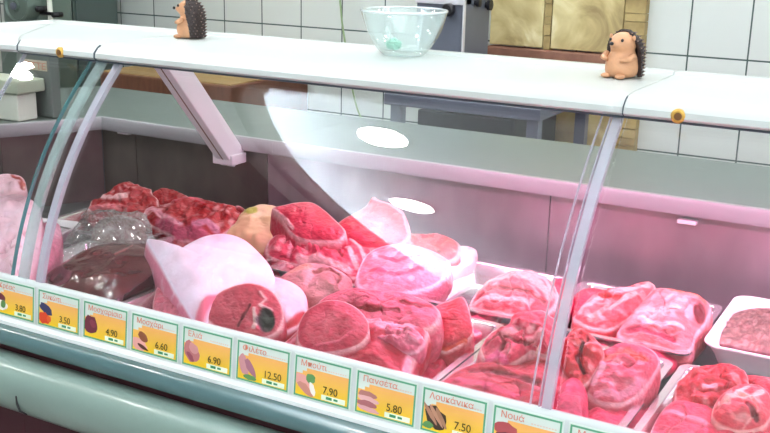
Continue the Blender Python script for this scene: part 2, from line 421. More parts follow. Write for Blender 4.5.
def gy(z): return max(0.0, 0.9172 * z ** 3 + 0.6609 * z * z + 0.2633 * z) - (0.004 if z > 0.35 else 0)* (z - 0.35) / 0.007
def canopy_prof():
    p = [(0.214, 0.3555), (0.204, 0.3575), (0.198, 0.362), (0.199, 0.370), (0.208, 0.379), (0.222, 0.3845), (0.245, 0.386), (0.455, 0.386), (0.460, 0.390), (0.488, 0.390), (0.496, 0.385), (0.497, 0.352), (0.49, 0.347)]
    return p
def loft(fp, rp):
    f = Vector(fp); r = Vector(rp)
    def st(y, z):
        s = (y - 0.198) / (0.497 - 0.198)
        # keep the nose at its true depth
        L_ = (r - f).length; d = (r - f).normalized()
        q = min(1.0, max(0.0, s)) * L_ if y > 0.245 else (y - 0.198) * (1.0)
        if y > 0.245:
            q = 0.047 + (y - 0.245) / (0.252) * (L_ - 0.047)
        p = f + d * q
        return (p.x, p.y, z)
    return st
def canopy_piece(x0, x1, par):
    b = MB(); b.prism(canopy_prof(), straight(x0, x1)); return obj('canopy', b, M['canopy'], par, auto=35)
cp = canopy_piece(CX0 + 0.0008, 0.9195, case)
cp2 = canopy_piece(0.9205, CX1, case)
b = MB(); b.prism(canopy_prof(), [loft((CX0 - 0.0008, 0.198), (CX0 - 0.0008, 0.497)), loft((-0.2385, 0.198), (-0.43, 0.485))]); cpw = obj('canopy', b, M['canopy'], wing, auto=35)
b = MB(); b.prism(canopy_prof(), [loft((-0.2405, 0.198), (-0.432, 0.484)), loft((-0.36, 0.172), (-0.465, 0.33)), loft((-0.9, 0.05), (-0.95, 0.28))]); obj('canopy', b, M['canopy'], wing, auto=35)
# dark seams between the canopy pieces (a rubber gasket set into the joint)
def gasket(x, par, y1=0.3, wd=0.0014):
    prof = [(0.206, 0.3565), (0.2005, 0.3585), (0.1965, 0.362), (0.1975, 0.371), (0.207, 0.3803), (0.214, 0.384), (0.214, 0.357)]
    b = MB(); b.prism(prof, straight(x - wd, x + wd)); obj('canopy_gasket', b, M['seam'], par)
gasket(CX0, case); gasket(0.92, case, wd=0.0006)
b = MB(); b.prism([(0.206, 0.3565), (0.2005, 0.3585), (0.1965, 0.362), (0.1975, 0.371), (0.207, 0.3803), (0.207, 0.357)], straight(-0.2408, -0.2392)); obj('canopy_gasket', b, M['seam'], wing)
# dark slot line under the nose where the glass enters
b = MB(); b.prism([(0.205, 0.3542), (0.2035, 0.3568), (0.222, 0.3568), (0.222, 0.3542)], straight(CX0, CX1)); obj('glass_gasket', b, M['seam'], case)
b = MB(); b.prism([(0.205, 0.3542), (0.2035, 0.3568), (0.222, 0.3568), (0.222, 0.3542)], straight(-0.24, CX0 - 0.001)); obj('glass_gasket', b, M['seam'], wing)
# screw caps on the nose
for x, par, host in ((-0.131, wing, cpw), (0.994, case, cp2)):
    b = MB(); b.lathe([(0.0098, 0.010), (0.0098, -0.0015), (0.007, -0.004), (0.001, -0.0042)], 20, (x, 0.2, 0.3655), 'y'); c_ = obj('screw_cap', b, M['gold'], host, auto=30)
    b = MB(); b.lathe([(0.0052, 0.0), (0.0052, -0.0052), (0.001, -0.0056)], 12, (x + 0.0008, 0.2, 0.3655), 'y'); obj('screw_slot', b, M['goldd'], c_)

# curved glass panels
def glass_prof(z0=0.004, z1=0.3572, th=0.005, off=0.0, n=26):
    out = []; inn = []
    for i in range(n + 1):
        z = z0 + (z1 - z0) * i / n
        y = gy(z); dy = 3 * 0.9172 * z * z + 2 * 0.6609 * z + 0.2633
        nn = Vector((-1, dy)).normalized()
        out.append((y + nn.x * off, z + nn.y * off)); inn.append((y + nn.x * (off - th), z + nn.y * (off - th)))
    return out + inn[::-1]
gp = glass_prof()
for x0, x1 in ((CX0 + 0.012, 0.898), (0.922, CX1)):
    b = MB(); b.prism(gp, straight(x0, x1)); obj('glass_panel', b, M['glass'], case, auto=30)
b = MB(); b.prism(gp, straight(-0.238, -0.072)); obj('glass_panel', b, M['glass'], wing, auto=30)
b = MB(); b.prism(gp, sweep([(-0.242, 0.0), (-0.24 - 0.75 * math.cos(0.2), -0.75 * math.sin(0.2))])); obj('glass_panel', b, M['glass'], wing, auto=30)
# joint strips between the panels and polished glass edges
def strip(name, x0, x1, m_, par, th=0.009, off=0.003, x0t=None, x1t=None):
    b = MB(); b.prism(glass_prof(th=th, off=off), straight(x0, x1)); return obj(name, b, m_, par, auto=30)
strip('joint_strip', 0.9035, 0.9165, M['joint'], case)
strip('glass_edge', 0.8985, 0.9000, M['joint'], case, 0.007, 0.001)
strip('glass_edge', 0.886, 0.8871, M['joint'], case, 0.006, 0.0008)
strip('joint_strip', -0.010, 0.004, M['joint'], case)
strip('joint_strip', -0.052, -0.034, M['joint2'], wing)
strip('glass_edge', -0.0720, -0.0702, M['glass_edge'], wing, 0.007, 0.001)
strip('glass_edge', -0.2415, -0.2385, M['joint'], wing, 0.007, 0.001)

# price rail, teal strip, dark recess, bumper, base
def run(name, prof, m_, auto=35):
    for par, path in ((case, [(CX1, 0.0), (CX0, 0.0)]), (wing, [(CX0 - 0.0005, 0.0), RAILPATH[1], RAILPATH[2]])):
        b = MB(); b.prism(prof, sweep(path)); o = obj(name, b, m_, par, auto=auto)
    return o
run('price_rail', [(0.010, 0.001), (0.002, 0.004), (-0.002, 0.001), (-0.0035, -0.003), (-0.0105, -0.069), (-0.020, -0.074), (-0.022, -0.079), (-0.010, -0.084), (0.010, -0.06)], M['rail'])
run('teal_strip', [(-0.012, -0.080), (-0.024, -0.0795), (-0.034, -0.083), (-0.041, -0.091), (-0.043, -0.100), (-0.038, -0.108), (-0.010, -0.108)], M['teal'], 50)
run('dark_recess', [(0.03, -0.07), (-0.012, -0.09), (-0.020, -0.108), (-0.020, -0.150), (0.03, -0.150)], M['gap'])
run('bumper', [(-0.02, -0.128), (-0.044, -0.122), (-0.062, -0.124), (-0.078, -0.134), (-0.086, -0.150), (-0.088, -0.172), (-0.084, -0.192), (-0.072, -0.205), (-0.054, -0.210), (-0.02, -0.208)], M['bumper'], 60)
run('base_panel', [(0.03, -0.10), (-0.018, -0.14), (-0.018, FZ), (0.03, FZ)], M['basepanel'])
# black scuff line on the bumper
b = MB()
pts = [on_y(16, 396, -0.088), on_y(17, 404, -0.0885), on_y(20, 411, -0.0885), on_y(27, 414.5, -0.087)]
b.tube(pts, [0.0015, 0.002, 0.002, 0.001], 8); obj('black_hook', b, M['black'], wing)

# deck and inner front
b = MB(); b.box(CX0, CX1, 0.012, 0.765, -0.13, -0.100); obj('deck', b, M['deck'], case)
b = MB(); b.add([(CX0 - 0.001, 0.012, -0.13), (CX0 - 0.001, 0.765, -0.13), (-0.60, 0.765, -0.13), (-0.71, 0.53, -0.13), (-0.87, 0.24, -0.13), (-0.9, -0.11, -0.13), (-0.24, 0.012, -0.13)] +
                [(CX0 - 0.001, 0.012, -0.1), (CX0 - 0.001, 0.765, -0.1), (-0.60, 0.765, -0.1), (-0.71, 0.53, -0.1), (-0.87, 0.24, -0.1), (-0.9, -0.11, -0.1), (-0.24, 0.012, -0.1)],
                [tuple(range(7)), tuple(range(7, 14))[::-1]] + [(i, (i + 1) % 7, 7 + (i + 1) % 7, 7 + i) for i in range(7)])
obj('deck', b, M['deck'], wing)
# back panels with joints
BP = [(CX1, 0.770), (1.36, 0.770), (0.62, 0.770), (-0.08, 0.770), (-0.486, 0.770), (-0.600, 0.770), (-0.712, 0.54), (-0.87, 0.25)]
def seg(name, a, c, z0, z1, th, m_, par, gap=0.0012):
    a = Vector(a); c = Vector(c); d = (c - a).normalized(); n = Vector((d.y, -d.x))
    if n.y < 0: n = -n
    a = a + d * gap; c = c - d * gap
    b = MB(); q = [a, c, c + n * th, a + n * th]
    b.add([(p.x, p.y, z0) for p in q] + [(p.x, p.y, z1) for p in q], [(0, 1, 2, 3), (7, 6, 5, 4)] + [(i, (i + 1) % 4, 4 + (i + 1) % 4, 4 + i) for i in range(4)])
    return obj(name, b, m_, par)
for i in range(len(BP) - 1):
    seg('back_panel', BP[i], BP[i + 1], -0.13, 0.10, 0.012, M['panel'] if i < 3 else M['panel_shaded'], case if i < 3 else wing)
# worktop slab with pale front lip
WT0 = 0.746
LP = [(CX1, WT0), (-0.575, WT0), (-0.690, 0.535), (-0.86, 0.25)]
def slabpoly(name, pts, z0, z1, m_, par, bevel=0.0):
    k = len(pts); b = MB()
    b.add([(p[0], p[1], z0) for p in pts] + [(p[0], p[1], z1) for p in pts], [tuple(range(k))[::-1], tuple(range(k, 2 * k))] + [(i, (i + 1) % k, k + (i + 1) % k, k + i) for i in range(k)])
    return obj(name, b, m_, par, bevel=bevel)
slabpoly('worktop', [(CX0, WT0 + 0.004), (CX1, WT0 + 0.004), (CX1, 1.13), (CX0, 1.13)], 0.092, 0.1205, M['worktop'], case)
slabpoly('worktop', [(CX0 - 0.0005, WT0 + 0.004), (CX0 - 0.0005, 1.13), (-0.95, 1.13), (-1.25, 0.70), (-1.25, 0.25), (-0.865, 0.25), (-0.695, 0.537), (-0.579, WT0 + 0.004)], 0.092, 0.1205, M['worktop'], wing)
lipprof = [(0.004, 0.088), (-0.002, 0.089), (-0.004, 0.094), (-0.004, 0.116), (-0.001, 0.121), (0.008, 0.1215), (0.008, 0.088)]
b = MB(); b.prism(lipprof, sweep([LP[0], (CX0, WT0)])); obj('worktop_lip', b, M['lip'], case, auto=35)
b = MB(); b.prism(lipprof, sweep([(CX0 - 0.0005, WT0), LP[1], LP[2], LP[3]])); obj('worktop_lip', b, M['lip'], wing, auto=35)
# cabinet carcass under the worktop
b = MB(); b.box(CX0, CX1, 0.79, 1.12, FZ, 0.09); obj('carcass', b, M['mach'], case)
b = MB(); b.box(-0.95, CX0 - 0.001, 0.79, 1.12, FZ, 0.09); obj('carcass', b, M['mach'], wing)
# clips under the lip
for (u, v), par in (((688, 221), case), ((126, 132), wing)):
    p = on_y(u, v, 0.765); b = MB(); b.box(p.x - 0.018, p.x + 0.018, 0.752, 0.771, p.z - 0.004, p.z + 0.004); obj('clip', b, M['clip'], par, bevel=0.0015)
# slanted support posts
def post(x, par):
    a = Vector((x, 0.735, 0.070)); c = Vector((x, 0.490, 0.352))
    d = (c - a).normalized(); n = Vector((0, d.z, -d.y))       # n points to the back
    if n.y < 0: n = -n
    w_, dp = 0.021, 0.052
    b = MB()
    prof = [(-w_, -dp / 2), (w_, -dp / 2), (w_, dp / 2), (-w_, dp / 2)]
    vs = []
    for e in (a, c):
        for px_, q in prof: vs.append(e + Vector((px_, 0, 0)) + n * q)
    b.add(vs, [(0, 1, 2, 3), (7, 6, 5, 4), (0, 4, 5, 1), (1, 5, 6, 2), (2, 6, 7, 3), (3, 7, 4, 0)])
    o = obj('support_post', b, M['post'], par, bevel=0.0025)
    b = MB(); vs = []
    for e in (a + d * 0.004, c):
        for px_, q in ((-0.0015 , -dp / 2 - 0.0006), (0.0015, -dp / 2 - 0.0006), (0.0015, -dp / 2 + 0.002), (-0.0015, -dp / 2 + 0.002)): vs.append(e + Vector((px_, 0, 0)) + n * q)
    b.add(vs, [(0, 1, 2, 3), (7, 6, 5, 4), (0, 4, 5, 1), (1, 5, 6, 2), (2, 6, 7, 3), (3, 7, 4, 0)]); obj('groove', b, M['goldd'], o)
    b = MB(); b.box(x - 0.030, x + 0.028, 0.698, 0.752, 0.060, 0.084); obj('post_foot', b, M['post'], par, bevel=0.002)
    b = MB(); b.box(x - 0.024, x + 0.024, 0.44, 0.492, 0.338, 0.349); obj('post_bracket', b, M['post'], par, bevel=0.002)
post(-0.155, wing); post(1.45, case)
# pink lamp under the canopy
b = MB(); b.box(0.24, 2.2, 0.352, 0.41, 0.344, 0.350); b.box(0.24, 2.2, 0.352, 0.356, 0.331, 0.344); lf = obj('lamp_housing', b, M['lip'], case)  # front lip added to keep pink light off the glass slot
b = MB(); b.tube([(0.26, 0.38, 0.337), (2.18, 0.38, 0.337)], 0.006, 12); obj('pink_lamp_tube', b, M['pinktube'], lf)
ld = bpy.data.lights.new('case_lamp', 'AREA'); ld.shape = 'RECTANGLE'; ld.size = 1.9; ld.size_y = 0.03; ld.energy = 23; ld.color = (1.0, 0.34, 0.64)
lo = bpy.data.objects.new('case_lamp', ld); COL.objects.link(lo); lo.location = (1.22, 0.38, 0.3305); lo.parent = case; lo.matrix_parent_inverse = WORLD[case.name].inverted()

# ------------------------------------------------------------------ text helper
def text_mb(txt, size, thick=0.0003):
    cu = bpy.data.curves.new('t', 'FONT'); cu.body = txt; cu.size = size; cu.extrude = thick; cu.resolution_u = 6
    o = bpy.data.objects.new('t', cu); COL.objects.link(o)
    bpy.context.view_layer.update()
    dg = bpy.context.evaluated_depsgraph_get()
    me = bpy.data.meshes.new_from_object(o.evaluated_get(dg))
    vs = [v.co.copy() for v in me.vertices]; fs = [tuple(p.vertices) for p in me.polygons]
    bpy.data.objects.remove(o); bpy.data.curves.remove(cu); bpy.data.meshes.remove(me)
    return vs, fs

# ------------------------------------------------------------------ price tags
TAGN = Vector((0, -math.cos(0.106), math.sin(0.106)))
TW, TH = 0.0985, 0.0655
YEL = (0.90, 0.60, 0.06)
def price_tag(k, title, price, pic, label):
    x = -0.0015 + 0.105 * (k - 2)
    top = Vector((x, -0.0042, -0.0035)); dn = Vector((0, -0.0070, -0.066)).normalized()
    nrm = Vector((0, dn.z, -dn.y)); nrm = -nrm if nrm.y > 0 else nrm
    def P(a, c, h=0.0): return top + Vector((a, 0, 0)) + dn * c + nrm * h
    t = thing('price_tag', label, 'price tag', top, 'price tags in the rail under the glass')
    def panel(mb, pts, h0, h1, col):
        k2 = len(pts); mb.add([P(a, c, h0) for a, c in pts] + [P(a, c, h1) for a, c in pts],
                              [tuple(range(k2)), tuple(range(k2, 2 * k2))] + [(i, (i + 1) % k2, k2 + (i + 1) % k2, k2 + i) for i in range(k2)], col)
    def rect(a0, a1, c0, c1): return [(a0, c0), (a1, c0), (a1, c1), (a0, c1)]
    b = MB(); panel(b, rect(0, TW, 0, TH), 0.0002, 0.0012, (0.66, 0.74, 0.68)); obj('card', b, M['print'], t)
    b = MB(); g = (0.10, 0.36, 0.20); e0, e1 = 0.0022, 0.0048
    panel(b, rect(e0, TW - e0, e0, e1), 0.0012, 0.0015, g); panel(b, rect(e0, TW - e0, TH - e1, TH - e0), 0.0012, 0.0015, g)
    panel(b, rect(e0, e1, e1, TH - e1), 0.0012, 0.0015, g); panel(b, rect(TW - e1, TW - e0, e1, TH - e1), 0.0012, 0.0015, g); obj('green_border', b, M['print'], t)
    b = MB(); n = 9
    c0, c1 = 0.0185, TH - e1
    for i in range(n):
        q = i / (n - 1); col = (0.88, 0.44 + 0.14 * q, 0.13 - 0.11 * q)
        a_ = c0 + (c1 - c0) * i / n; c_ = c0 + (c1 - c0) * (i + 1) / n
        left = e1 + (0.018 - 0.014 * min(1, i / 2.0) if i < 2 else 0)
        panel(b, rect(left, TW - e1, a_, c_), 0.0012, 0.0015, col)
    obj('yellow_field', b, M['print'], t)
    # the small white strip with the green unit mark, lower right
    b = MB(); panel(b, rect(0.050, 0.090, TH - 0.0135, TH - 0.0060), 0.0015, 0.0018, (0.82, 0.90, 0.70))
    panel(b, rect(0.058, 0.068, TH - 0.0120, TH - 0.0080), 0.0018, 0.0020, (0.05, 0.28, 0.12)); panel(b, rect(0.071, 0.078, TH - 0.0115, TH - 0.0085), 0.0018, 0.0020, (0.05, 0.28, 0.12))
    obj('unit_mark', b, M['print'], t)
    # picture
    b = MB()
    rnd = random.Random(k * 13)
    for (cx, cy, ra, rb, ang, col) in pic:
        pts = []
        for i in range(14):
            q = 2 * PI * i / 14; rr = 1 + rnd.uniform(-0.14, 0.14)
            dx, dy = ra * rr * math.cos(q), rb * rr * math.sin(q)
            ax = cx + dx * math.cos(ang) - dy * math.sin(ang); ay = cy + dx * math.sin(ang) + dy * math.cos(ang)
            pts.append((min(TW - e1, max(e1, ax)), min(TH - e1, max(e1, ay))))
        lay = 0.0015 + 0.00012 * (1 + pic.index((cx, cy, ra, rb, ang, col)))
        panel(b, pts, 0.0013, lay, col)
    obj('product_picture', b, M['print'], t)
    for nm, txt, size, a0, c0_, col, sx in (('title', title, 0.0125, 0.012, 0.0155, (0.70, 0.22, 0.14), 1.05), ('price_number', price, 0.0155, 0.052, TH - 0.0160, (0.05, 0.04, 0.01), 0.95)):
        if not txt: continue
        vs, fs = text_mb(txt, size)
        w_ = max(v.x for v in vs) or 1
        b = MB(); b.add([P(a0 + v.x * sx, c0_ - v.y, 0.0021 + (0.0003 if v.z > 0 else 0)) for v in vs], [f[::-1] for f in fs], col)
        obj(nm, b, M['print'], t, keep=True)
    if title:
        b = MB()
        for i in range(9):
            panel(b, rect(0.055 + i * 0.004, 0.0575 + i * 0.004, 0.0145, 0.0160), 0.0012, 0.0014, (0.75, 0.5, 0.4))
        obj('fine_print', b, M['print'], t)
RD = (0.45, 0.08, 0.09); PK = (0.78, 0.36, 0.33); DR = (0.16, 0.03, 0.05); GR = (0.12, 0.30, 0.10); WH = (0.85, 0.80, 0.74)
tags = [
 (1, 'Κρέας', '3.80', [(0.016, 0.034, 0.012, 0.008, 0.2, DR), (0.018, 0.048, 0.014, 0.009, 0, WH), (0.022, 0.045, 0.006, 0.007, 0.3, GR)], 'price tag cut by the left edge of the photo'),
 (2, 'Συκώτι', '3.50', [(0.020, 0.034, 0.016, 0.008, 0.5, (0.05, 0.05, 0.13)), (0.016, 0.050, 0.014, 0.010, 0, (0.70, 0.06, 0.02)), (0.028, 0.050, 0.005, 0.006, 0, (0.75, 0.12, 0.03))], 'price tag with dark blue and bright red picture, second from left'),
 (3, 'Μοσχαρίσιο', '4.90', [(0.018, 0.040, 0.017, 0.015, 0.3, DR), (0.023, 0.037, 0.008, 0.006, 0.6, (0.25, 0.05, 0.08))], 'price tag with one round dark maroon meat picture'),
 (4, 'Μοσχάρι', '6.60', [(0.018, 0.050, 0.017, 0.010, 0.2, PK), (0.026, 0.038, 0.011, 0.007, 0.6, (0.30, 0.10, 0.05)), (0.026, 0.054, 0.012, 0.003, 0.3, (0.10, 0.03, 0.02))], 'price tag reading 6.60 with a salmon pink and brown picture'),
 (5, 'Ελιά', '6.90', [(0.020, 0.040, 0.018, 0.014, 0.9, (0.50, 0.17, 0.18)), (0.024, 0.034, 0.011, 0.007, 0.7, (0.62, 0.28, 0.28)), (0.018, 0.048, 0.010, 0.004, 0.8, (0.30, 0.07, 0.10))], 'price tag reading 6.90 in the rail'),
 (6, 'Φιλέτο', '12.50', [(0.015, 0.038, 0.018, 0.008, 1.2, (0.60, 0.28, 0.30)), (0.028, 0.041, 0.016, 0.006, 0.9, (0.40, 0.16, 0.22)), (0.028, 0.056, 0.012, 0.004, 0, GR)], 'price tag reading 12.50 in the rail'),
 (7, 'Μπούτι', '7.90', [(0.018, 0.040, 0.016, 0.010, 0.5, PK), (0.030, 0.033, 0.008, 0.007, 0, GR), (0.022, 0.050, 0.016, 0.006, 0.6, (0.60, 0.25, 0.20)), (0.034, 0.048, 0.004, 0.010, -0.4, WH)], 'price tag reading 7.90 with a pink, white and green picture'),
 (8, 'Πανσέτα', '5.80', [(0.020, 0.034, 0.015, 0.005, 0.05, (0.45, 0.18, 0.16)), (0.022, 0.041, 0.017, 0.005, 0.1, (0.75, 0.42, 0.42)), (0.020, 0.048, 0.016, 0.005, 0.05, (0.42, 0.14, 0.15)), (0.022, 0.055, 0.018, 0.004, 0.1, (0.70, 0.36, 0.38))], 'price tag reading 5.80 with a picture of layered belly slices'),
 (9, 'Λουκάνικα', '7.50', [(0.024, 0.042, 0.020, 0.014, 0.8, (0.05, 0.03, 0.02)), (0.016, 0.038, 0.018, 0.003, 0.9, (0.45, 0.22, 0.14)), (0.024, 0.038, 0.018, 0.003, 0.9, (0.50, 0.25, 0.16)), (0.032, 0.040, 0.015, 0.003, 1.0, (0.40, 0.20, 0.12)), (0.013, 0.054, 0.008, 0.005, 0, GR)], 'price tag with dark sausage picture at the bottom edge'),
 (10, 'Νουά', '8.90', [(0.020, 0.032, 0.017, 0.010, 0, RD), (0.022, 0.046, 0.015, 0.010, 0.2, DR)], 'price tag under the right glass joint strip, cut by the bottom edge'),
 (11, 'Μπριζόλα', '7.20', [(0.020, 0.040, 0.017, 0.012, 0, PK)], 'price tag just right of the joint strip, only its top border in view'),
]
for a in tags: price_tag(*a)

# ------------------------------------------------------------------ trays
def tray(name, x0, x1, y0, y1, zr, depth, m_, label, group, flare=0.012, lip=0.011, zt=0.0, rc=0.02, rot=0.0):
    """rounded rectangular tray with flared sides, rolled rim and wall thickness"""
    cx, cy = (x0 + x1) / 2, (y0 + y1) / 2; hx, hy = (x1 - x0) / 2, (y1 - y0) / 2
    def ring(ins, z, rr):
        out = []; rr = max(0.002, rr)
        for (sx, sy, a0) in ((1, 1, 0), (-1, 1, 90), (-1, -1, 180), (1, -1, 270)):
            for i in range(6):
                a = math.radians(a0 + 90 * i / 5)
                ax = sx * (hx - ins - rr) + rr * math.cos(a); ay = sy * (hy - ins - rr) + rr * math.sin(a)
                xx = ax * math.cos(rot) - ay * math.sin(rot); yy = ax * math.sin(rot) + ay * math.cos(rot)
                out.append((cx + xx, cy + yy, z + zt * ay))
        return out
    R_ = [ring(0, zr - 0.003, rc), ring(0, zr, rc), ring(lip, zr, rc - lip * .5), ring(lip + 0.002, zr - 0.002, rc - lip * .6), ring(lip + flare * .8, zr - depth + 0.005, rc - lip), ring(lip + flare + 0.004, zr - depth, rc - lip - 0.003)]
    B_ = [ring(lip + flare + 0.002, zr - depth - 0.0015, rc - lip), ring(lip - 0.001, zr - 0.004, rc - lip * .5)]
    vs = []; fs = []
    rings = R_ + B_
    n = 24
    for r in rings: vs += r
    for j in range(len(R_) - 1):
        for i in range(n): fs.append((j * n + i, j * n + (i + 1) % n, (j + 1) * n + (i + 1) % n, (j + 1) * n + i))
    fs.append(tuple((len(R_) - 1) * n + i for i in range(n)))
    j = len(R_); fs.append(tuple(j * n + i for i in range(n)))
    for i in range(n):
        fs.append((j * n + i, j * n + (i + 1) % n, (j + 1) * n + (i + 1) % n, (j + 1) * n + i))
        fs.append(((j + 1) * n + i, (j + 1) * n + (i + 1) % n, (i + 1) % n, i))
    b = MB(); b.add(vs, fs)
    o = obj(name, b, m_, auto=35)
    return tag(o, label, 'tray', group)
G1 = 'shallow meat trays on the case deck'
ZR, DP = -0.045, 0.045
tray('steel_tray', 0.998, 1.27, 0.035, 0.365, ZR, DP, M['tray_steel'], 'steel tray at the bottom right corner holding red fatty chops', G1)
tray('steel_tray', 0.709, 0.988, 0.035, 0.365, ZR, DP, M['tray_steel'], 'steel tray crossed by the right glass joint strip, front row', G1)
tray('steel_tray', 0.395, 0.706, 0.035, 0.365, ZR, DP, M['tray_steel'], 'steel tray in the front row under the large pink ham cuts', G1)
tray('steel_tray', 0.085, 0.37, 0.035, 0.365, ZR, DP, M['tray_steel'], 'steel tray in the front row under the bone-in ham and white fat slab', G1)
tray('steel_tray', -0.235, 0.060, 0.035, 0.345, ZR, DP, M['tray_steel'], 'steel tray holding the dark wet liver', G1)
tray('steel_tray', 0.735, 1.0, 0.395, 0.665, ZR, DP, M['tray_steel'], 'steel tray in the back row behind the joint strip with pale fatty shoulder', G1)
tray('steel_tray', 0.49, 0.72, 0.395, 0.665, ZR, DP, M['tray_steel'], 'steel tray in the back row with one folded meat piece', G1)
tray('steel_tray', 0.185, 0.475, 0.395, 0.675, ZR, DP, M['tray_steel'], 'steel tray in the back row under the pork below the mirrored lamps', G1)
tray('steel_tray', -0.115, 0.165, 0.395, 0.675, ZR, DP, M['tray_steel'], 'steel tray in the back row under the pale yellow piece', G1)
tray('steel_tray', -0.42, -0.135, 0.375, 0.675, ZR, DP, M['tray_steel'], 'steel tray in the back row at far left under the red beef', G1)
tray('white_dish', 1.012, 1.30, 0.420, 0.700, -0.030, 0.045, M['tray_white'], 'deep white plastic dish of brown minced meat at the right edge', None, flare=0.02, lip=0.005, rc=0.03)
tray('white_dish', -0.52, -0.28, 0.10, 0.40, -0.040, 0.045, M['tray_white'], 'white plastic dish of pale pink meat at the left edge', None, flare=0.014, lip=0.005, rc=0.03, rot=0.25)

# ------------------------------------------------------------------ meat
def alb(c): c = tuple((x ** 1.42) * 0.84 for x in c); return (c[0], c[1], min(1, c[2] * 1.15))
def srgb(r, g, b_):
    f = lambda c: (c / 255 / 12.92) if c <= 10 else ((c / 255 + 0.055) / 1.055) ** 2.4
    return (f(r), f(g), f(b_))
def mixc(a, c, t): return tuple(a[i] * (1 - t) + c[i] * t for i in range(3))
def sm(a, b_, x):
    t = min(1, max(0, (x - a) / (b_ - a))); return t * t * (3 - 2 * t)
MUS = srgb(205, 70, 92); PINK = srgb(226, 125, 140); DEEP = srgb(160, 30, 50); FAT = srgb(240, 200, 192); PALE = srgb(234, 168, 174)
def crom(pts, n):
    k = len(pts); L_ = []
    for i in range(k):
        p0, p1, p2, p3 = pts[(i - 1) % k], pts[i], pts[(i + 1) % k], pts[(i + 2) % k]
        for j in range(12):
            t = j / 12
            L_.append(tuple(0.5 * (2 * p1[d] + (p2[d] - p0[d]) * t + (2 * p0[d] - 5 * p1[d] + 4 * p2[d] - p3[d]) * t * t + (3 * p1[d] - p0[d] - 3 * p2[d] + p3[d]) * t ** 3) for d in (0, 1)))
    cum = [0]
    for i in range(len(L_)):
        a, c = L_[i], L_[(i + 1) % len(L_)]; cum.append(cum[-1] + math.hypot(a[0] - c[0], a[1] - c[1]))
    out = []; j = 0
    for i in range(n):
        s = cum[-1] * i / n
        while cum[j + 1] < s: j += 1
        q = (s - cum[j]) / max(1e-9, cum[j + 1] - cum[j]); a, c = L_[j], L_[(j + 1) % len(L_)]
        out.append((a[0] + (c[0] - a[0]) * q, a[1] + (c[1] - a[1]) * q))
    return out
def segd(p, a, c):
    dx, dy = c[0] - a[0], c[1] - a[1]; L2 = dx * dx + dy * dy
    t = 0 if L2 == 0 else max(0, min(1, ((p[0] - a[0]) * dx + (p[1] - a[1]) * dy) / L2))
    return math.hypot(p[0] - a[0] - dx * t, p[1] - a[1] - dy * t)
SEED = [0]
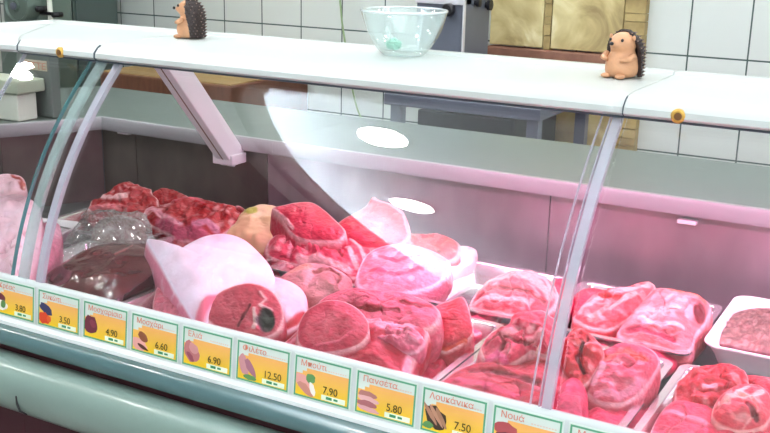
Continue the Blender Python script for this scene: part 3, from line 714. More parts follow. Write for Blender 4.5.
def meat(name, label, outline, za=-0.05, tilt=32, T=0.022, zb=-0.088, col=MUS, fat=FAT, rim=0.08, marble=0.0, mscale=60, fibre=0.0, side=None,
         strokes=(), spots=(), rough=0.007, rs=34, cat='meat', group=None, matn='meat', center=None, anchor=None, flat=3.6, xt=0, N=140, K=32, fold=1.0, edge_n=0.0, light=0.12):
    """a lump of meat: its face lies in a tilted plane that starts at height za at the point nearest the viewer and bulges by T;
    the sides run down to the tray bottom zb"""
    SEED[0] += 1; sd = Vector((SEED[0] * 3.7, SEED[0] * 1.3, 5.1))
    ol = crom(outline, N)
    if edge_n:
        cx_ = sum(p[0] for p in ol) / N; cy_ = sum(p[1] for p in ol) / N
        o2 = []
        for i, p in enumerate(ol):
            a = 2 * PI * i / N
            k_ = 1 + edge_n * (noise.noise(Vector((math.cos(a) * 5, math.sin(a) * 5, 0)) + sd) + 0.5 * noise.noise(Vector((math.cos(a) * 12, math.sin(a) * 12, 0)) + sd))
            o2.append((cx_ + (p[0] - cx_) * k_, cy_ + (p[1] - cy_) * k_))
        ol = o2
    low = anchor or max(ol, key=lambda p: p[1] - 0.22 * p[0])
    p0 = on_z(low[0], low[1], za)
    tz = math.tan(math.radians(tilt)); tx = math.tan(math.radians(xt))
    nrm = Vector((-tx, -tz, 1)).normalized()
    c = center or (sum(p[0] for p in ol) / N, sum(p[1] for p in ol) / N)
    vs = []; cols = []
    side = side or mixc(col, DEEP, 0.15)
    def colour(px, P, t):
        m_ = 0.0
        nz = noise.noise(P * mscale + sd); nz2 = noise.noise(P * mscale * 0.4 + sd * 2)
        cc = mixc(col, DEEP, 0.30 * max(0, nz2)); cc = mixc(cc, fat, light * max(0, -nz2) * 2)
        if fibre:
            q = noise.noise(Vector((P.x * 25, P.y * 25 + P.z * 130, P.z * 160)) + sd); cc = mixc(cc, fat, fibre * max(0, q))
        if rim: m_ = max(m_, sm(1 - rim * (1.0 + 0.5 * nz2), 1 - rim * 0.4, t))
        if marble: m_ = max(m_, 0.6 * sm(0.34 - marble * 0.3, 0.62 - marble * 0.3, abs(nz) + 0.35 * nz2))
        cc = mixc(cc, fat, min(1, m_))
        cr_, sg = crease(P)
        if fold: cc = mixc(cc, fat if sg > 0.0 else mixc(DEEP, (0.05, 0, 0.01), 0.3), min(0.5, fold * 0.5 * cr_ * min(1, 0.2 + 2.5 * abs(sg))))  # some folds show fat, others are darkened in colour like shaded creases
        for pl, w_, sc in strokes:
            d = min(segd(px, pl[i], pl[i + 1]) for i in range(len(pl) - 1)) + 1.4 * nz
            cc = mixc(cc, sc, 1 - sm(w_ * 0.5, w_ * 1.1, d))
        for ct, rx, ry, sc in spots:
            d = math.hypot((px[0] - ct[0]) / rx, (px[1] - ct[1]) / ry) + 0.25 * nz
            cc = mixc(cc, sc, 1 - sm(0.75, 1.1, d))
        return cc
    def relief(px):
        h = 0
        for pl, w_, sc in strokes:
            d = min(segd(px, pl[i], pl[i + 1]) for i in range(len(pl) - 1))
            lum = sum(sc) / 3
            h += (0.0016 if lum > 0.35 else -0.004) * (1 - sm(w_ * 0.4, w_ * 1.3, d))
        for ct, rx, ry, sc in spots:
            d = math.hypot((px[0] - ct[0]) / rx, (px[1] - ct[1]) / ry)
            if sum(sc) / 3 < 0.12: h -= 0.008 * (1 - sm(0.5, 1.1, d))
        return h
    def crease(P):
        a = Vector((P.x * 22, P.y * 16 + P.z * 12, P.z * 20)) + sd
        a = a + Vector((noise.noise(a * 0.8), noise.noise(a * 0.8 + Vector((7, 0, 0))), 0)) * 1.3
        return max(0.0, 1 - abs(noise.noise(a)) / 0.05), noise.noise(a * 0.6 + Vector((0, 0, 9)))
    def top(px, t):
        P = on_plane(px[0], px[1], p0, nrm)
        h = 0.68 * T * (1 - t ** flat)
        h += rough * (noise.noise(P * rs + sd) + 0.5 * noise.noise(P * rs * 2.3 + sd)) * (1 - t ** 6)
        h += relief(px) * (1 - t ** 8)
        cr_, sg = crease(P); h -= fold * 0.0055 * cr_ * (1 - t ** 4)
        if fold >= 0.6:
            w_ = Vector((noise.noise(P * 12 + sd), noise.noise(P * 12 - sd), 0)) * 0.9
            h += (0.010 * noise.noise(P * 16 + w_ + sd * 3) + 0.006 * (0.5 - abs(noise.noise(P * 34 + w_ * 2 + sd)))) * (1 - t ** 5)
        return P, P + nrm * h
    P, q = top(c, 0); vs.append(q); cols.append(colour(c, P, 0))
    for j in range(1, K + 1):
        t = (j / K) ** 0.85
        for i in range(N):
            px = (c[0] + (ol[i][0] - c[0]) * t, c[1] + (ol[i][1] - c[1]) * t)
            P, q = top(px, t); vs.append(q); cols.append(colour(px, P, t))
    fs = [(0, 1 + i, 1 + (i + 1) % N) for i in range(N)]
    for j in range(K - 1):
        for i in range(N):
            a = 1 + j * N
            fs.append((a + i, a + N + i, a + N + (i + 1) % N, a + (i + 1) % N))
    # sides
    base = 1 + (K - 1) * N
    edge = [vs[base + i] for i in range(N)]
    cc3 = sum(edge, Vector((0, 0, 0))) / N
    SJ = 8
    for j in range(1, SJ + 1):
        s = j / SJ
        for i in range(N):
            e = edge[i]; d = Vector((e.x - cc3.x, e.y - cc3.y, 0))
            hgt = max(0, e.z - zb)
            k_ = math.sin(min(1, s * 1.25) * PI * 0.5)
            out = min(0.10, 0.35 * hgt / max(0.02, d.length)) * math.sin(PI * s) - 0.22 * s * s
            p = Vector((e.x, e.y, 0)) + d * out
            p.z = e.z + (min(zb, e.z) - e.z) * s
            p += Vector((0, 0, 1)) * 0
            p = p + (d.normalized() if d.length > 0 else d) * 0.003 * noise.noise(Vector((e.x, e.y, p.z)) * 40 + sd) * math.sin(PI * s)
            vs.append(p)
            nz = noise.noise(p * 50 + sd)
            cols.append(mixc(fat, side, sm(0.0, 0.10, s) if rim else 1) if nz < 0.35 else mixc(side, fat, 0.4))
    for j in range(SJ):
        a = base + j * N
        for i in range(N):
            fs.append((a + i, a + N + i, a + N + (i + 1) % N, a + (i + 1) % N))
    a = base + SJ * N
    fs.append(tuple(a + i for i in range(N))[::-1])
    me = bpy.data.meshes.new(name); me.from_pydata([tuple(v) for v in vs], [], fs); me.update()
    ca = me.color_attributes.new('col', 'FLOAT_COLOR', 'POINT')
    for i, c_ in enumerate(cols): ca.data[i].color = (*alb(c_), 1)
    for p in me.polygons: p.use_smooth = True
    me.materials.append(M[matn])
    fix_normals(me)
    o = bpy.data.objects.new(name, me); COL.objects.link(o)
    return tag(o, label, cat, group)

DKG = srgb(45, 55, 40); BONE = srgb(225, 205, 190)
# ---- rear left: red beef
BEEF = srgb(196, 44, 56)
meat('beef_chunk', 'ragged red beef chunk farthest left on the back tray', [(88, 212), (91, 202), (104, 196), (112, 190), (120, 184), (130, 182), (142, 186), (152, 192), (158, 201), (160, 212), (152, 220), (138, 222), (120, 219), (100, 218)],
     tilt=35, T=0.022, col=BEEF, rim=0.05, marble=0.08, mscale=70, rough=0.009, rs=45, edge_n=0.08, strokes=[([(105, 200), (118, 203), (128, 200)], 3, FAT), ([(92, 212), (110, 210), (122, 213)], 4, srgb(230, 150, 150))])
meat('beef_strip', 'small red beef strip behind the two larger beef pieces', [(150, 197), (160, 190), (172, 190), (183, 194), (190, 199), (180, 204), (165, 206), (153, 204)],
     za=-0.02, tilt=30, T=0.015, col=BEEF, rim=0.12, rough=0.005, edge_n=0.05)
meat('beef_piece', 'long glossy red beef piece with white fat seams on back tray', [(143, 214), (148, 208), (160, 206), (170, 203), (180, 199), (196, 198), (214, 202), (232, 206), (242, 211), (246, 219), (236, 226), (226, 234), (212, 240), (198, 242), (180, 240), (165, 233), (150, 225)],
     tilt=30, T=0.028, col=BEEF, rim=0.06, marble=0.04, rough=0.008, rs=40, edge_n=0.04,
     strokes=[([(146, 214), (152, 209), (160, 216), (172, 226), (184, 231)], 3.5, srgb(235, 175, 180)), ([(198, 232), (210, 228), (218, 234)], 4, srgb(225, 160, 175)), ([(175, 205), (190, 202), (205, 206)], 2.5, srgb(225, 120, 130)), ([(160, 225), (180, 236), (205, 238)], 5, srgb(215, 120, 140))])
meat('meat_scrap', 'small white-veined scrap beside the pale yellow piece', [(222, 218), (228, 209), (238, 206), (246, 211), (244, 221), (234, 227), (225, 226)], za=-0.02, tilt=30, T=0.015, col=DEEP, marble=0.7, rim=0.1, N=80, K=16)
meat('chicken_piece', 'pale yellow skin-on chicken piece with greenish spot', [(222, 240), (228, 228), (237, 217), (248, 209), (262, 205), (275, 206), (284, 213), (288, 224), (285, 237), (276, 247), (262, 251), (246, 249), (232, 246)],
     matn='fatmeat', fold=0.2, tilt=34, T=0.034, col=srgb(238, 206, 166), fat=srgb(248, 230, 205), side=srgb(220, 165, 120), rim=0.0, marble=0.0, light=0.5, rough=0.007, rs=30, spots=[((254, 216), 8, 4.5, srgb(205, 200, 110)), ((281, 226), 6, 10, srgb(215, 140, 90))], cat='chicken')
# ---- rear centre pork
meat('pork_cut', 'rosy pork cut with white rind edge leaning behind the folded pork', [(272, 209), (284, 205), (300, 202), (313, 203), (324, 210), (334, 219), (346, 232), (340, 241), (322, 242), (303, 240), (290, 232), (282, 220)],
     fold=0.4, za=0.0, tilt=38, T=0.020, zb=-0.085, col=srgb(216, 84, 108), rim=0.08, rough=0.004, strokes=[([(272, 209), (284, 219), (294, 230)], 2.2, FAT)])
meat('folded_pork', 'folded pork piece with tangled white fat in the middle', [(266, 250), (270, 240), (280, 233), (296, 232), (312, 236), (330, 236), (348, 232), (362, 240), (372, 250), (370, 264), (360, 278), (346, 278), (325, 272), (305, 267), (285, 262), (270, 258)],
     tilt=30, T=0.028, col=srgb(222, 96, 118), rim=0.06, marble=0.22, mscale=55, rough=0.008, rs=42, edge_n=0.03,
     strokes=[([(298, 238), (294, 248), (290, 258)], 2, PALE), ([(340, 244), (352, 256), (358, 270)], 3.2, FAT), ([(350, 240), (362, 252), (366, 262)], 2.4, FAT), ([(302, 240), (312, 246), (322, 243)], 1.6, DEEP), ([(300, 262), (325, 266), (350, 274)], 4, FAT), ([(332, 240), (336, 252), (344, 262)], 1.6, DEEP)])
meat('pork_haunch', 'upright rosy pork haunch just left of the mirrored lamp', [(330, 232), (342, 220), (355, 213), (366, 206), (373, 197), (379, 200), (391, 204), (402, 211), (408, 222), (410, 236), (400, 246), (380, 250), (355, 248), (338, 242)],
     fold=0.3, za=-0.01, tilt=40, T=0.022, zb=-0.085, col=srgb(220, 76, 104), rim=0.09, rough=0.003, strokes=[([(373, 200), (388, 204), (404, 214), (409, 234)], 2.0, PALE)], fibre=0.2)
meat('pork_slab', 'broad pale pink pork slab in front of the haunch on the back tray', [(357, 284), (360, 266), (369, 253), (384, 246), (404, 244), (424, 248), (440, 255), (450, 263), (448, 274), (434, 286), (412, 293), (392, 294), (370, 293)],
     fold=0.6, za=-0.045, tilt=20, T=0.022, col=srgb(238, 168, 178), fat=srgb(252, 226, 228), rim=0.07, marble=0.2, mscale=40, rough=0.005,
     strokes=[([(380, 262), (400, 268), (420, 262)], 2.4, srgb(214, 110, 135)), ([(372, 276), (396, 282), (424, 276)], 2.4, srgb(216, 120, 140))])
meat('pork_ridge', 'red meat ridge along the back of the pale pork slab', [(388, 246), (398, 236), (414, 234), (434, 235), (450, 238), (460, 246), (458, 258), (446, 262), (430, 258), (408, 252)],
     za=-0.01, tilt=24, T=0.020, zb=-0.06, col=srgb(216, 78, 92), rim=0.08, rough=0.007, N=110, K=22, strokes=[([(404, 246), (424, 250), (444, 256)], 1.8, srgb(160, 50, 70))])
meat('fat_wing', 'white fatty flap at the right end of the pale pork slab', [(444, 262), (450, 252), (462, 246), (476, 250), (474, 260), (462, 268), (450, 276), (442, 274)],
     za=-0.028, tilt=14, T=0.010, zb=-0.042, matn='fatmeat', col=srgb(248, 226, 222), fat=FAT, rim=0.0, N=90, K=16)
# ---- rear right
meat('folded_shoulder', 'folded pink and cream meat alone on its back-row tray', [(470, 306), (476, 294), (488, 282), (506, 273), (530, 271), (548, 279), (557, 292), (557, 306), (545, 315), (522, 317), (500, 314), (480, 312)],
     za=-0.05, tilt=26, T=0.026, col=srgb(218, 92, 108), fat=srgb(248, 214, 206), rim=0.08, marble=0.1, fibre=0.5, rough=0.007, rs=30, edge_n=0.03,
     strokes=[([(482, 290), (505, 282), (530, 284), (550, 300)], 5, srgb(240, 190, 180)), ([(478, 300), (500, 294), (524, 298), (545, 306)], 2, srgb(170, 50, 70)), ([(476, 306), (500, 304), (530, 309)], 2.6, FAT), ([(530, 275), (545, 284), (554, 298)], 3.2, FAT)])
meat('fatty_trimming', 'streaky pink and cream flank piece left of the pale shoulder', [(574, 318), (586, 302), (600, 292), (620, 290), (636, 284), (650, 282), (656, 290), (645, 304), (630, 318), (610, 330), (590, 328)],
     za=-0.05, tilt=26, T=0.022, col=srgb(222, 98, 108), rim=0.06, marble=0.25, fibre=0.8, rough=0.007, rs=38, edge_n=0.04,
     strokes=[([(580, 316), (600, 304), (630, 296), (648, 288)], 3, FAT), ([(590, 322), (615, 312), (636, 300)], 3, srgb(244, 186, 176)), ([(600, 300), (620, 304)], 2.4, srgb(200, 40, 55))])
meat('pale_shoulder', 'large pale creamy shoulder joint beside the white dish', [(618, 334), (628, 318), (642, 302), (655, 289), (676, 290), (700, 297), (711, 308), (706, 322), (696, 336), (691, 350), (676, 353), (652, 346), (632, 341)],
     za=-0.05, tilt=28, T=0.034, col=srgb(236, 150, 150), fat=srgb(250, 222, 218), rim=0.05, marble=0.2, fibre=0.5, mscale=40, rough=0.008, rs=32,
     strokes=[([(640, 318), (660, 322), (680, 316)], 6, FAT), ([(628, 334), (650, 336), (674, 344)], 3, srgb(190, 70, 100)), ([(640, 326), (662, 332), (684, 336)], 2, srgb(248, 220, 214)), ([(672, 294), (690, 298), (704, 306)], 4, srgb(240, 150, 130))],
     spots=[((700, 318), 6, 9, srgb(150, 25, 60))])
meat('minced_meat', 'greyish brown coarse mince filling the white dish', [(712, 338), (722, 322), (738, 312), (760, 308), (790, 312), (800, 330), (796, 350), (770, 352), (735, 346)],
     fold=0.3, za=-0.052, tilt=4, T=0.012, zb=-0.070, matn='mince', col=srgb(170, 132, 122), fat=srgb(214, 190, 178), side=srgb(150, 100, 100), rim=0.0, marble=0.5, mscale=110, rough=0.006, rs=90, light=0.4, center=(755, 330))
# ---- front left: liver and packages
meat('liver', 'large dark brown wet liver in the left front tray', [(42, 284), (48, 273), (64, 262), (84, 250), (105, 244), (128, 243), (146, 245), (158, 256), (155, 268), (142, 280), (126, 291), (112, 298), (92, 297), (66, 291)],
     fold=0.0, za=-0.045, tilt=14, T=0.026, col=srgb(136, 88, 86), fat=srgb(180, 135, 128), side=srgb(80, 40, 44), rim=0.0, light=0.35, rough=0.005, rs=20, matn='wetmeat', cat='liver',
     spots=[((58, 280), 14, 8, srgb(110, 30, 50))], strokes=[([(118, 262), (128, 256), (134, 250)], 1.6, srgb(190, 150, 140))])
meat('wrapped_offal', 'greyish beige offal under crumpled clear film', [(92, 236), (96, 224), (108, 217), (125, 216), (142, 222), (146, 234), (138, 242), (118, 245), (100, 244)],
     fold=0.3, za=-0.05, tilt=22, T=0.022, col=srgb(168, 142, 128), fat=srgb(205, 190, 176), side=srgb(120, 100, 95), rim=0.0, light=0.6, rough=0.007, rs=40, N=90, K=18)
# crumpled clear film over it
def film(name, label, px, za, tilt):
    n1, n2 = 46, 30
    p0 = on_z(px[3][0], px[3][1], za); nrm = Vector((0, -math.tan(math.radians(tilt)), 1)).normalized()
    vs = []; fs = []
    for j in range(n2 + 1):
        for i in range(n1 + 1):
            a, c = i / n1, j / n2
            u = (px[0][0] * (1 - a) + px[1][0] * a) * (1 - c) + (px[3][0] * (1 - a) + px[2][0] * a) * c
            v = (px[0][1] * (1 - a) + px[1][1] * a) * (1 - c) + (px[3][1] * (1 - a) + px[2][1] * a) * c
            P = on_plane(u, v, p0, nrm)
            q = P * 38
            h = 0.026 * math.sin(PI * a) * math.sin(PI * min(1, c * 1.2)) + 0.009 * abs(noise.noise(q)) + 0.005 * abs(noise.noise(q * 2.4))
            P = P + nrm * h + Vector((noise.noise(q + Vector((9, 0, 0))), noise.noise(q + Vector((0, 9, 0))), 0)) * 0.006
            vs.append(P)
    for j in range(n2):
        for i in range(n1):
            k = j * (n1 + 1) + i; fs.append((k, k + 1, k + n1 + 2, k + n1 + 1))
    b = MB(); b.add(vs, fs); o = obj(name, b, M['film'], smooth=False)
    md = o.modifiers.new('thickness', 'SOLIDIFY'); md.thickness = 0.0003
    return tag(o, label, 'plastic film')
film('plastic_film', 'crumpled clear plastic film over the offal behind the liver', [(86, 212), (146, 214), (158, 244), (60, 248)], -0.042, 14)
# left wing pale meats
PW_ = srgb(250, 218, 218)
meat('pale_roll', 'pale pink meat roll with brown end at the left edge', [(-14, 192), (-8, 180), (6, 175), (20, 176), (26, 184), (24, 194), (12, 200), (-4, 204)], fold=0.3, matn='fatmeat', za=-0.005, tilt=30, T=0.026, col=PW_, rim=0, light=0.6, strokes=[([(14, 178), (23, 182), (24, 190)], 2.5, srgb(190, 90, 80))], N=90, K=18)
meat('pale_cutlets', 'pale pink heaped cutlets at the left edge of the case', [(-25, 285), (-22, 235), (-10, 206), (8, 195), (24, 196), (38, 206), (42, 222), (40, 245), (34, 268), (22, 288), (0, 286)], fold=1.0, matn='fatmeat', za=-0.045, tilt=26, T=0.030, col=PW_, fat=srgb(252, 226, 228), rim=0.0, marble=0.18, light=0.7, mscale=45, rough=0.010, rs=32)
meat('pale_fillet', 'small pale pink fillet in white dish left of the liver', [(26, 268), (28, 240), (36, 226), (50, 222), (60, 226), (60, 244), (52, 262), (40, 272)], fold=0.3, za=-0.04, tilt=22, T=0.018, col=srgb(240, 172, 186), fat=srgb(252, 226, 228), rim=0.0, light=0.6, N=90, K=18)
# ---- front: fat slab, hams
meat('pork_back_fat', 'thick white pork fat slab with a pointed upper left corner', [(147, 239), (160, 245), (176, 250), (190, 243), (206, 236), (226, 234), (244, 240), (260, 254), (271, 268), (274, 282), (262, 290), (240, 296), (222, 304), (208, 322), (198, 326), (184, 305), (172, 285), (160, 262)],
     fold=0.12, matn='fatmeat', za=-0.045, tilt=30, T=0.030, col=srgb(254, 236, 240), fat=srgb(255, 246, 248), side=srgb(236, 160, 174), rim=0.03, light=0.5, rough=0.004, rs=18, center=(218, 270), xt=0,
     strokes=[([(200, 322), (212, 306), (232, 298)], 5, srgb(236, 140, 156))])
meat('pork_side_cut', 'thin pink meat edge below the white fat slab, at tray front', [(154, 312), (156, 290), (164, 278), (174, 285), (186, 304), (198, 322), (206, 330), (190, 328), (170, 322)],
     za=-0.06, tilt=12, T=0.010, col=srgb(226, 140, 152), rim=0.05, N=90, K=14)
meat('ham_hock', 'brownish pink skin-on hock behind the bone-in ham', [(276, 282), (288, 272), (304, 265), (324, 265), (342, 272), (352, 282), (346, 292), (330, 298), (312, 304), (294, 300), (282, 292)],
     fold=0.3, za=-0.02, tilt=24, T=0.026, col=srgb(208, 160, 154), fat=srgb(236, 210, 204), rim=0.0, light=0.5, strokes=[([(316, 278), (330, 272), (342, 280), (338, 288)], 2, srgb(160, 100, 84))], spots=[((300, 272), 14, 6, srgb(225, 180, 160))], rough=0.006)
meat('ham_rind', 'white-skinned back half of the bone-in ham', [(226, 290), (244, 280), (266, 276), (286, 280), (300, 288), (307, 300), (304, 318), (292, 330), (270, 338), (250, 330), (236, 312)],
     fold=0.15, matn='fatmeat', za=-0.05, tilt=30, T=0.030, col=srgb(250, 226, 224), fat=srgb(255, 240, 240), side=srgb(205, 80, 92), rim=0.0, light=0.4, rough=0.004, strokes=[([(284, 330), (296, 324), (304, 314)], 3, srgb(205, 70, 84))])
meat('bone_in_ham', 'round bone-in ham cut with dark hollow beside the bone', [(207, 320), (208, 306), (216, 295), (230, 287), (248, 283), (263, 286), (275, 294), (282, 306), (284, 320), (278, 332), (264, 338), (244, 336), (224, 331)],
     fold=0.3, za=-0.045, tilt=42, T=0.014, col=srgb(208, 92, 108), rim=0.07, rough=0.004,
     strokes=[([(262, 294), (268, 302), (262, 308), (272, 312)], 2.2, FAT), ([(252, 308), (246, 318), (240, 328)], 1.6, srgb(150, 50, 60)), ([(257, 312), (258, 326), (252, 336)], 2.6, BONE)],
     spots=[((267, 322), 9, 12, DKG), ((252, 334), 8, 4, srgb(220, 130, 130))])
# ---- front centre hams
HAM = srgb(212, 66, 92)
meat('ham_top_cut', 'pale pink upper ham flap behind the two round ham cuts', [(318, 304), (332, 294), (352, 290), (376, 290), (402, 293), (424, 300), (440, 312), (436, 326), (414, 334), (385, 334), (352, 326), (330, 316)],
     za=-0.015, tilt=24, T=0.026, col=srgb(232, 128, 146), rim=0.07, rough=0.005, strokes=[([(350, 312), (372, 318), (400, 318)], 2.4, srgb(165, 25, 40)), ([(402, 308), (420, 312), (430, 310)], 3, srgb(170, 30, 50))])
meat('raw_ham', 'wide raw ham with crumpled white fat at the centre of the front row', [(281, 350), (290, 338), (306, 326), (330, 320), (360, 316), (390, 318), (415, 323), (428, 332), (424, 346), (416, 358), (410, 374), (402, 384), (380, 380), (345, 370), (310, 359)],
     za=-0.05, tilt=22, T=0.030, col=HAM, rim=0.06, rough=0.005, fibre=0.1,
     strokes=[([(366, 330), (380, 326), (398, 328), (414, 330)], 6, srgb(246, 196, 200)), ([(376, 326), (388, 336), (404, 342)], 4, srgb(240, 170, 180)), ([(408, 330), (418, 340), (412, 352), (408, 366), (404, 380)], 3.4, srgb(248, 190, 196)), ([(384, 318), (396, 322), (410, 320)], 3, srgb(175, 20, 40)), ([(330, 352), (350, 348), (368, 340)], 1.6, srgb(244, 150, 165)), ([(286, 348), (300, 344), (300, 338)], 2.4, PALE)],
     spots=[((392, 334), 16, 7, srgb(245, 190, 198))])
meat('round_ham_cut', 'round smooth ham cut face on the left of the front centre heap', [(298, 342), (298, 328), (304, 314), (315, 305), (330, 300), (345, 302), (358, 309), (367, 320), (369, 334), (360, 345), (342, 351), (320, 353), (306, 350)],
     fold=0.25, za=-0.030, tilt=40, T=0.016, col=srgb(210, 62, 96), rim=0.05, rough=0.003, fibre=0.08, strokes=[([(318, 348), (340, 344), (356, 334)], 1.2, srgb(235, 120, 140))])
meat('tall_ham_cut', 'upright shield-shaped ham cut at the right of the front centre heap', [(420, 330), (428, 314), (438, 305), (450, 301), (462, 297), (468, 306), (472, 322), (473, 334), (462, 344), (446, 352), (432, 348), (422, 342)],
     fold=0.25, za=-0.045, tilt=46, T=0.016, col=srgb(212, 66, 88), rim=0.05, rough=0.003, fibre=0.1, strokes=[([(424, 340), (446, 350), (466, 340)], 2, srgb(226, 110, 80))])
meat('tray_floor_sheen', 'flat magenta layer painting the pink reflection on the tray floor right of the heap', [(404, 382), (412, 364), (424, 348), (444, 350), (458, 348), (448, 362), (436, 374), (424, 386)],
     za=-0.070, tilt=4, T=0.008, col=srgb(200, 40, 88), rim=0.0, N=80, K=14)  # magenta colour paints the pink light reflected by the tray floor
meat('small_floor_sheen', 'small layer painting the pink reflection on the tray floor behind the upright ham cut', [(460, 325), (462, 312), (472, 306), (488, 310), (500, 316), (492, 326), (480, 334), (468, 334)],
     za=-0.064, tilt=4, T=0.008, col=srgb(225, 90, 125), rim=0.1, N=80, K=14)  # tray floor's pink reflection put into a thin coloured layer
meat('fat_trimming', 'crumpled whitish pink fat lump on the centre of the front ham heap', [(370, 334), (380, 326), (396, 326), (414, 330), (424, 339), (420, 350), (406, 354), (392, 347), (378, 343)],
     za=-0.022, tilt=38, T=0.022, zb=-0.05, col=srgb(236, 150, 164), fat=srgb(248, 206, 208), rim=0.05, marble=0.3, mscale=90, rough=0.012, rs=80, N=110, K=24, edge_n=0.08)
# ---- tray under the joint strip
meat('lean_slab', 'flat red lean slab at the rail left of the joint strip', [(438, 390), (446, 378), (460, 369), (482, 363), (510, 362), (535, 358), (556, 352), (572, 360), (575, 385), (568, 410), (558, 428), (525, 420), (480, 406)],
     za=-0.050, tilt=12, T=0.020, col=srgb(196, 48, 70), rim=0.08, fibre=0.5, rough=0.004, strokes=[([(448, 384), (480, 392), (520, 404)], 3, srgb(222, 104, 130)), ([(470, 376), (510, 384), (545, 390)], 2.4, srgb(158, 34, 44))])
meat('ragged_pork', 'ragged pink pork lump heaped on the lean slab', [(481, 354), (484, 341), (494, 331), (508, 324), (514, 314), (528, 311), (545, 312), (558, 324), (563, 340), (560, 356), (546, 356), (532, 352), (520, 360), (508, 366), (492, 366)],
     za=-0.025, tilt=34, T=0.026, col=srgb(224, 84, 112), rim=0.07, marble=0.12, mscale=60, rough=0.010, rs=45, edge_n=0.04,
     strokes=[([(486, 346), (500, 338), (506, 348), (500, 358)], 2.4, srgb(165, 25, 50)), ([(506, 342), (520, 348), (534, 346)], 2.4, srgb(165, 30, 55)), ([(540, 352), (524, 362), (508, 370)], 2.4, srgb(252, 220, 200)), ([(488, 362), (498, 356), (506, 364)], 4, srgb(240, 130, 165))])
meat('red_trimming', 'bright red trimming behind the joint strip', [(560, 352), (566, 338), (576, 326), (586, 330), (598, 342), (604, 354), (596, 370), (584, 386), (570, 384), (562, 370)],
     za=-0.03, tilt=34, T=0.022, col=srgb(206, 48, 62), rim=0.04, marble=0.1, rough=0.009, rs=50, edge_n=0.05, strokes=[([(584, 350), (578, 364), (584, 374)], 2.4, srgb(130, 12, 30)), ([(572, 336), (580, 348)], 2, srgb(240, 130, 130))])
meat('rib_meat', 'pinkish rib piece with pale fat, right of the joint strip', [(584, 384), (588, 368), (596, 356), (610, 348), (632, 344), (652, 350), (660, 362), (654, 376), (642, 392), (624, 404), (602, 404), (588, 396)],
     za=-0.045, tilt=26, T=0.026, col=srgb(226, 112, 130), fat=srgb(248, 200, 200), rim=0.06, marble=0.15, rough=0.008, rs=40,
     strokes=[([(594, 388), (604, 376), (600, 364)], 3.4, srgb(250, 190, 200)), ([(606, 366), (628, 360), (646, 364)], 5, srgb(222, 120, 100)), ([(596, 398), (620, 400), (640, 390)], 3, srgb(245, 170, 185))], spots=[((588, 376), 4, 7, srgb(140, 20, 50))])
meat('pink_fillet', 'smooth pink fillet end standing at the rail right of the joint strip', [(552, 424), (556, 398), (564, 382), (576, 378), (586, 390), (588, 408), (584, 428), (570, 430)], fold=0.15, za=-0.05, tilt=20, T=0.022, col=srgb(222, 78, 120), rim=0.0, N=90, K=16)
meat('front_floor_sheen', 'flat layer painting the pink reflection on the tray floor under the rib piece', [(580, 424), (588, 404), (610, 402), (632, 400), (648, 392), (650, 408), (636, 430), (615, 436), (595, 432)], za=-0.066, tilt=4, T=0.010, col=srgb(228, 80, 120), rim=0.0, N=90, K=14)  # pink glow of the tray floor painted as a thin layer
meat('flat_pink_sheet', 'flat magenta sheet at the back of the joint strip tray', [(590, 352), (606, 338), (640, 344), (676, 354), (668, 368), (650, 366), (620, 358)], za=-0.062, tilt=3, T=0.006, col=srgb(226, 70, 120), rim=0.0, N=80, K=12)  # thin magenta layer low in the tray
meat('flat_pink_sheet', 'flat magenta sheet lying behind the flank piece, back row', [(574, 318), (574, 296), (588, 288), (606, 290), (630, 292), (616, 304), (600, 322), (586, 330)], za=-0.064, tilt=4, T=0.006, col=srgb(220, 60, 110), rim=0.0, N=80, K=12)  # thin magenta layer low in the back tray
meat('pink_slice', 'thin pink slice standing behind the joint strip beside the folded meat', [(548, 302), (550, 284), (558, 278), (572, 282), (574, 300), (566, 316), (554, 318)], za=-0.06, tilt=10, T=0.008, col=srgb(224, 66, 112), rim=0.0, N=80, K=12)
# ---- bottom right chops
meat('red_chop', 'bright red ragged chop at the back of the right front tray', [(676, 400), (678, 384), (690, 372), (706, 366), (728, 364), (744, 372), (748, 386), (736, 398), (716, 408), (694, 412)],
     za=-0.04, tilt=28, T=0.024, col=srgb(212, 42, 66), rim=0.04, marble=0.12, rough=0.010, rs=48, edge_n=0.05, strokes=[([(682, 386), (694, 378), (706, 376)], 3, srgb(240, 120, 120)), ([(704, 392), (716, 394)], 3, srgb(250, 200, 200))])
meat('fatty_chop', 'red chop with cream coloured fat at the right front tray centre', [(712, 418), (716, 402), (728, 390), (744, 384), (760, 386), (770, 396), (772, 414), (762, 428), (740, 432), (722, 428)],
     za=-0.035, tilt=26, T=0.026, col=srgb(228, 100, 108), fat=srgb(252, 214, 200), rim=0.05, marble=0.3, mscale=60, rough=0.009, rs=45, strokes=[([(724, 410), (738, 400), (752, 404), (762, 396)], 4, srgb(250, 206, 190)), ([(736, 398), (748, 392)], 3, srgb(252, 220, 210)), ([(746, 414), (756, 424)], 3, srgb(150, 15, 40))])
meat('red_steak', 'red steak cut off by the right edge of the photo', [(742, 378), (760, 376), (790, 384), (810, 400), (806, 424), (780, 434), (764, 420), (762, 400)],
     za=-0.045, tilt=22, T=0.022, col=srgb(208, 38, 70), rim=0.05, marble=0.1, rough=0.008, rs=40, spots=[((760, 412), 4, 5, srgb(252, 210, 200))])
meat('pink_rib_slice', 'salmon pink slice with fat stripe at the bottom right rail', [(650, 438), (660, 414), (674, 402), (694, 404), (714, 410), (722, 428), (716, 450), (690, 458), (665, 450)],
     za=-0.055, tilt=10, T=0.016, col=srgb(232, 96, 122), rim=0.05, rough=0.005, strokes=[([(664, 418), (684, 424), (706, 430)], 3, srgb(248, 170, 180))])
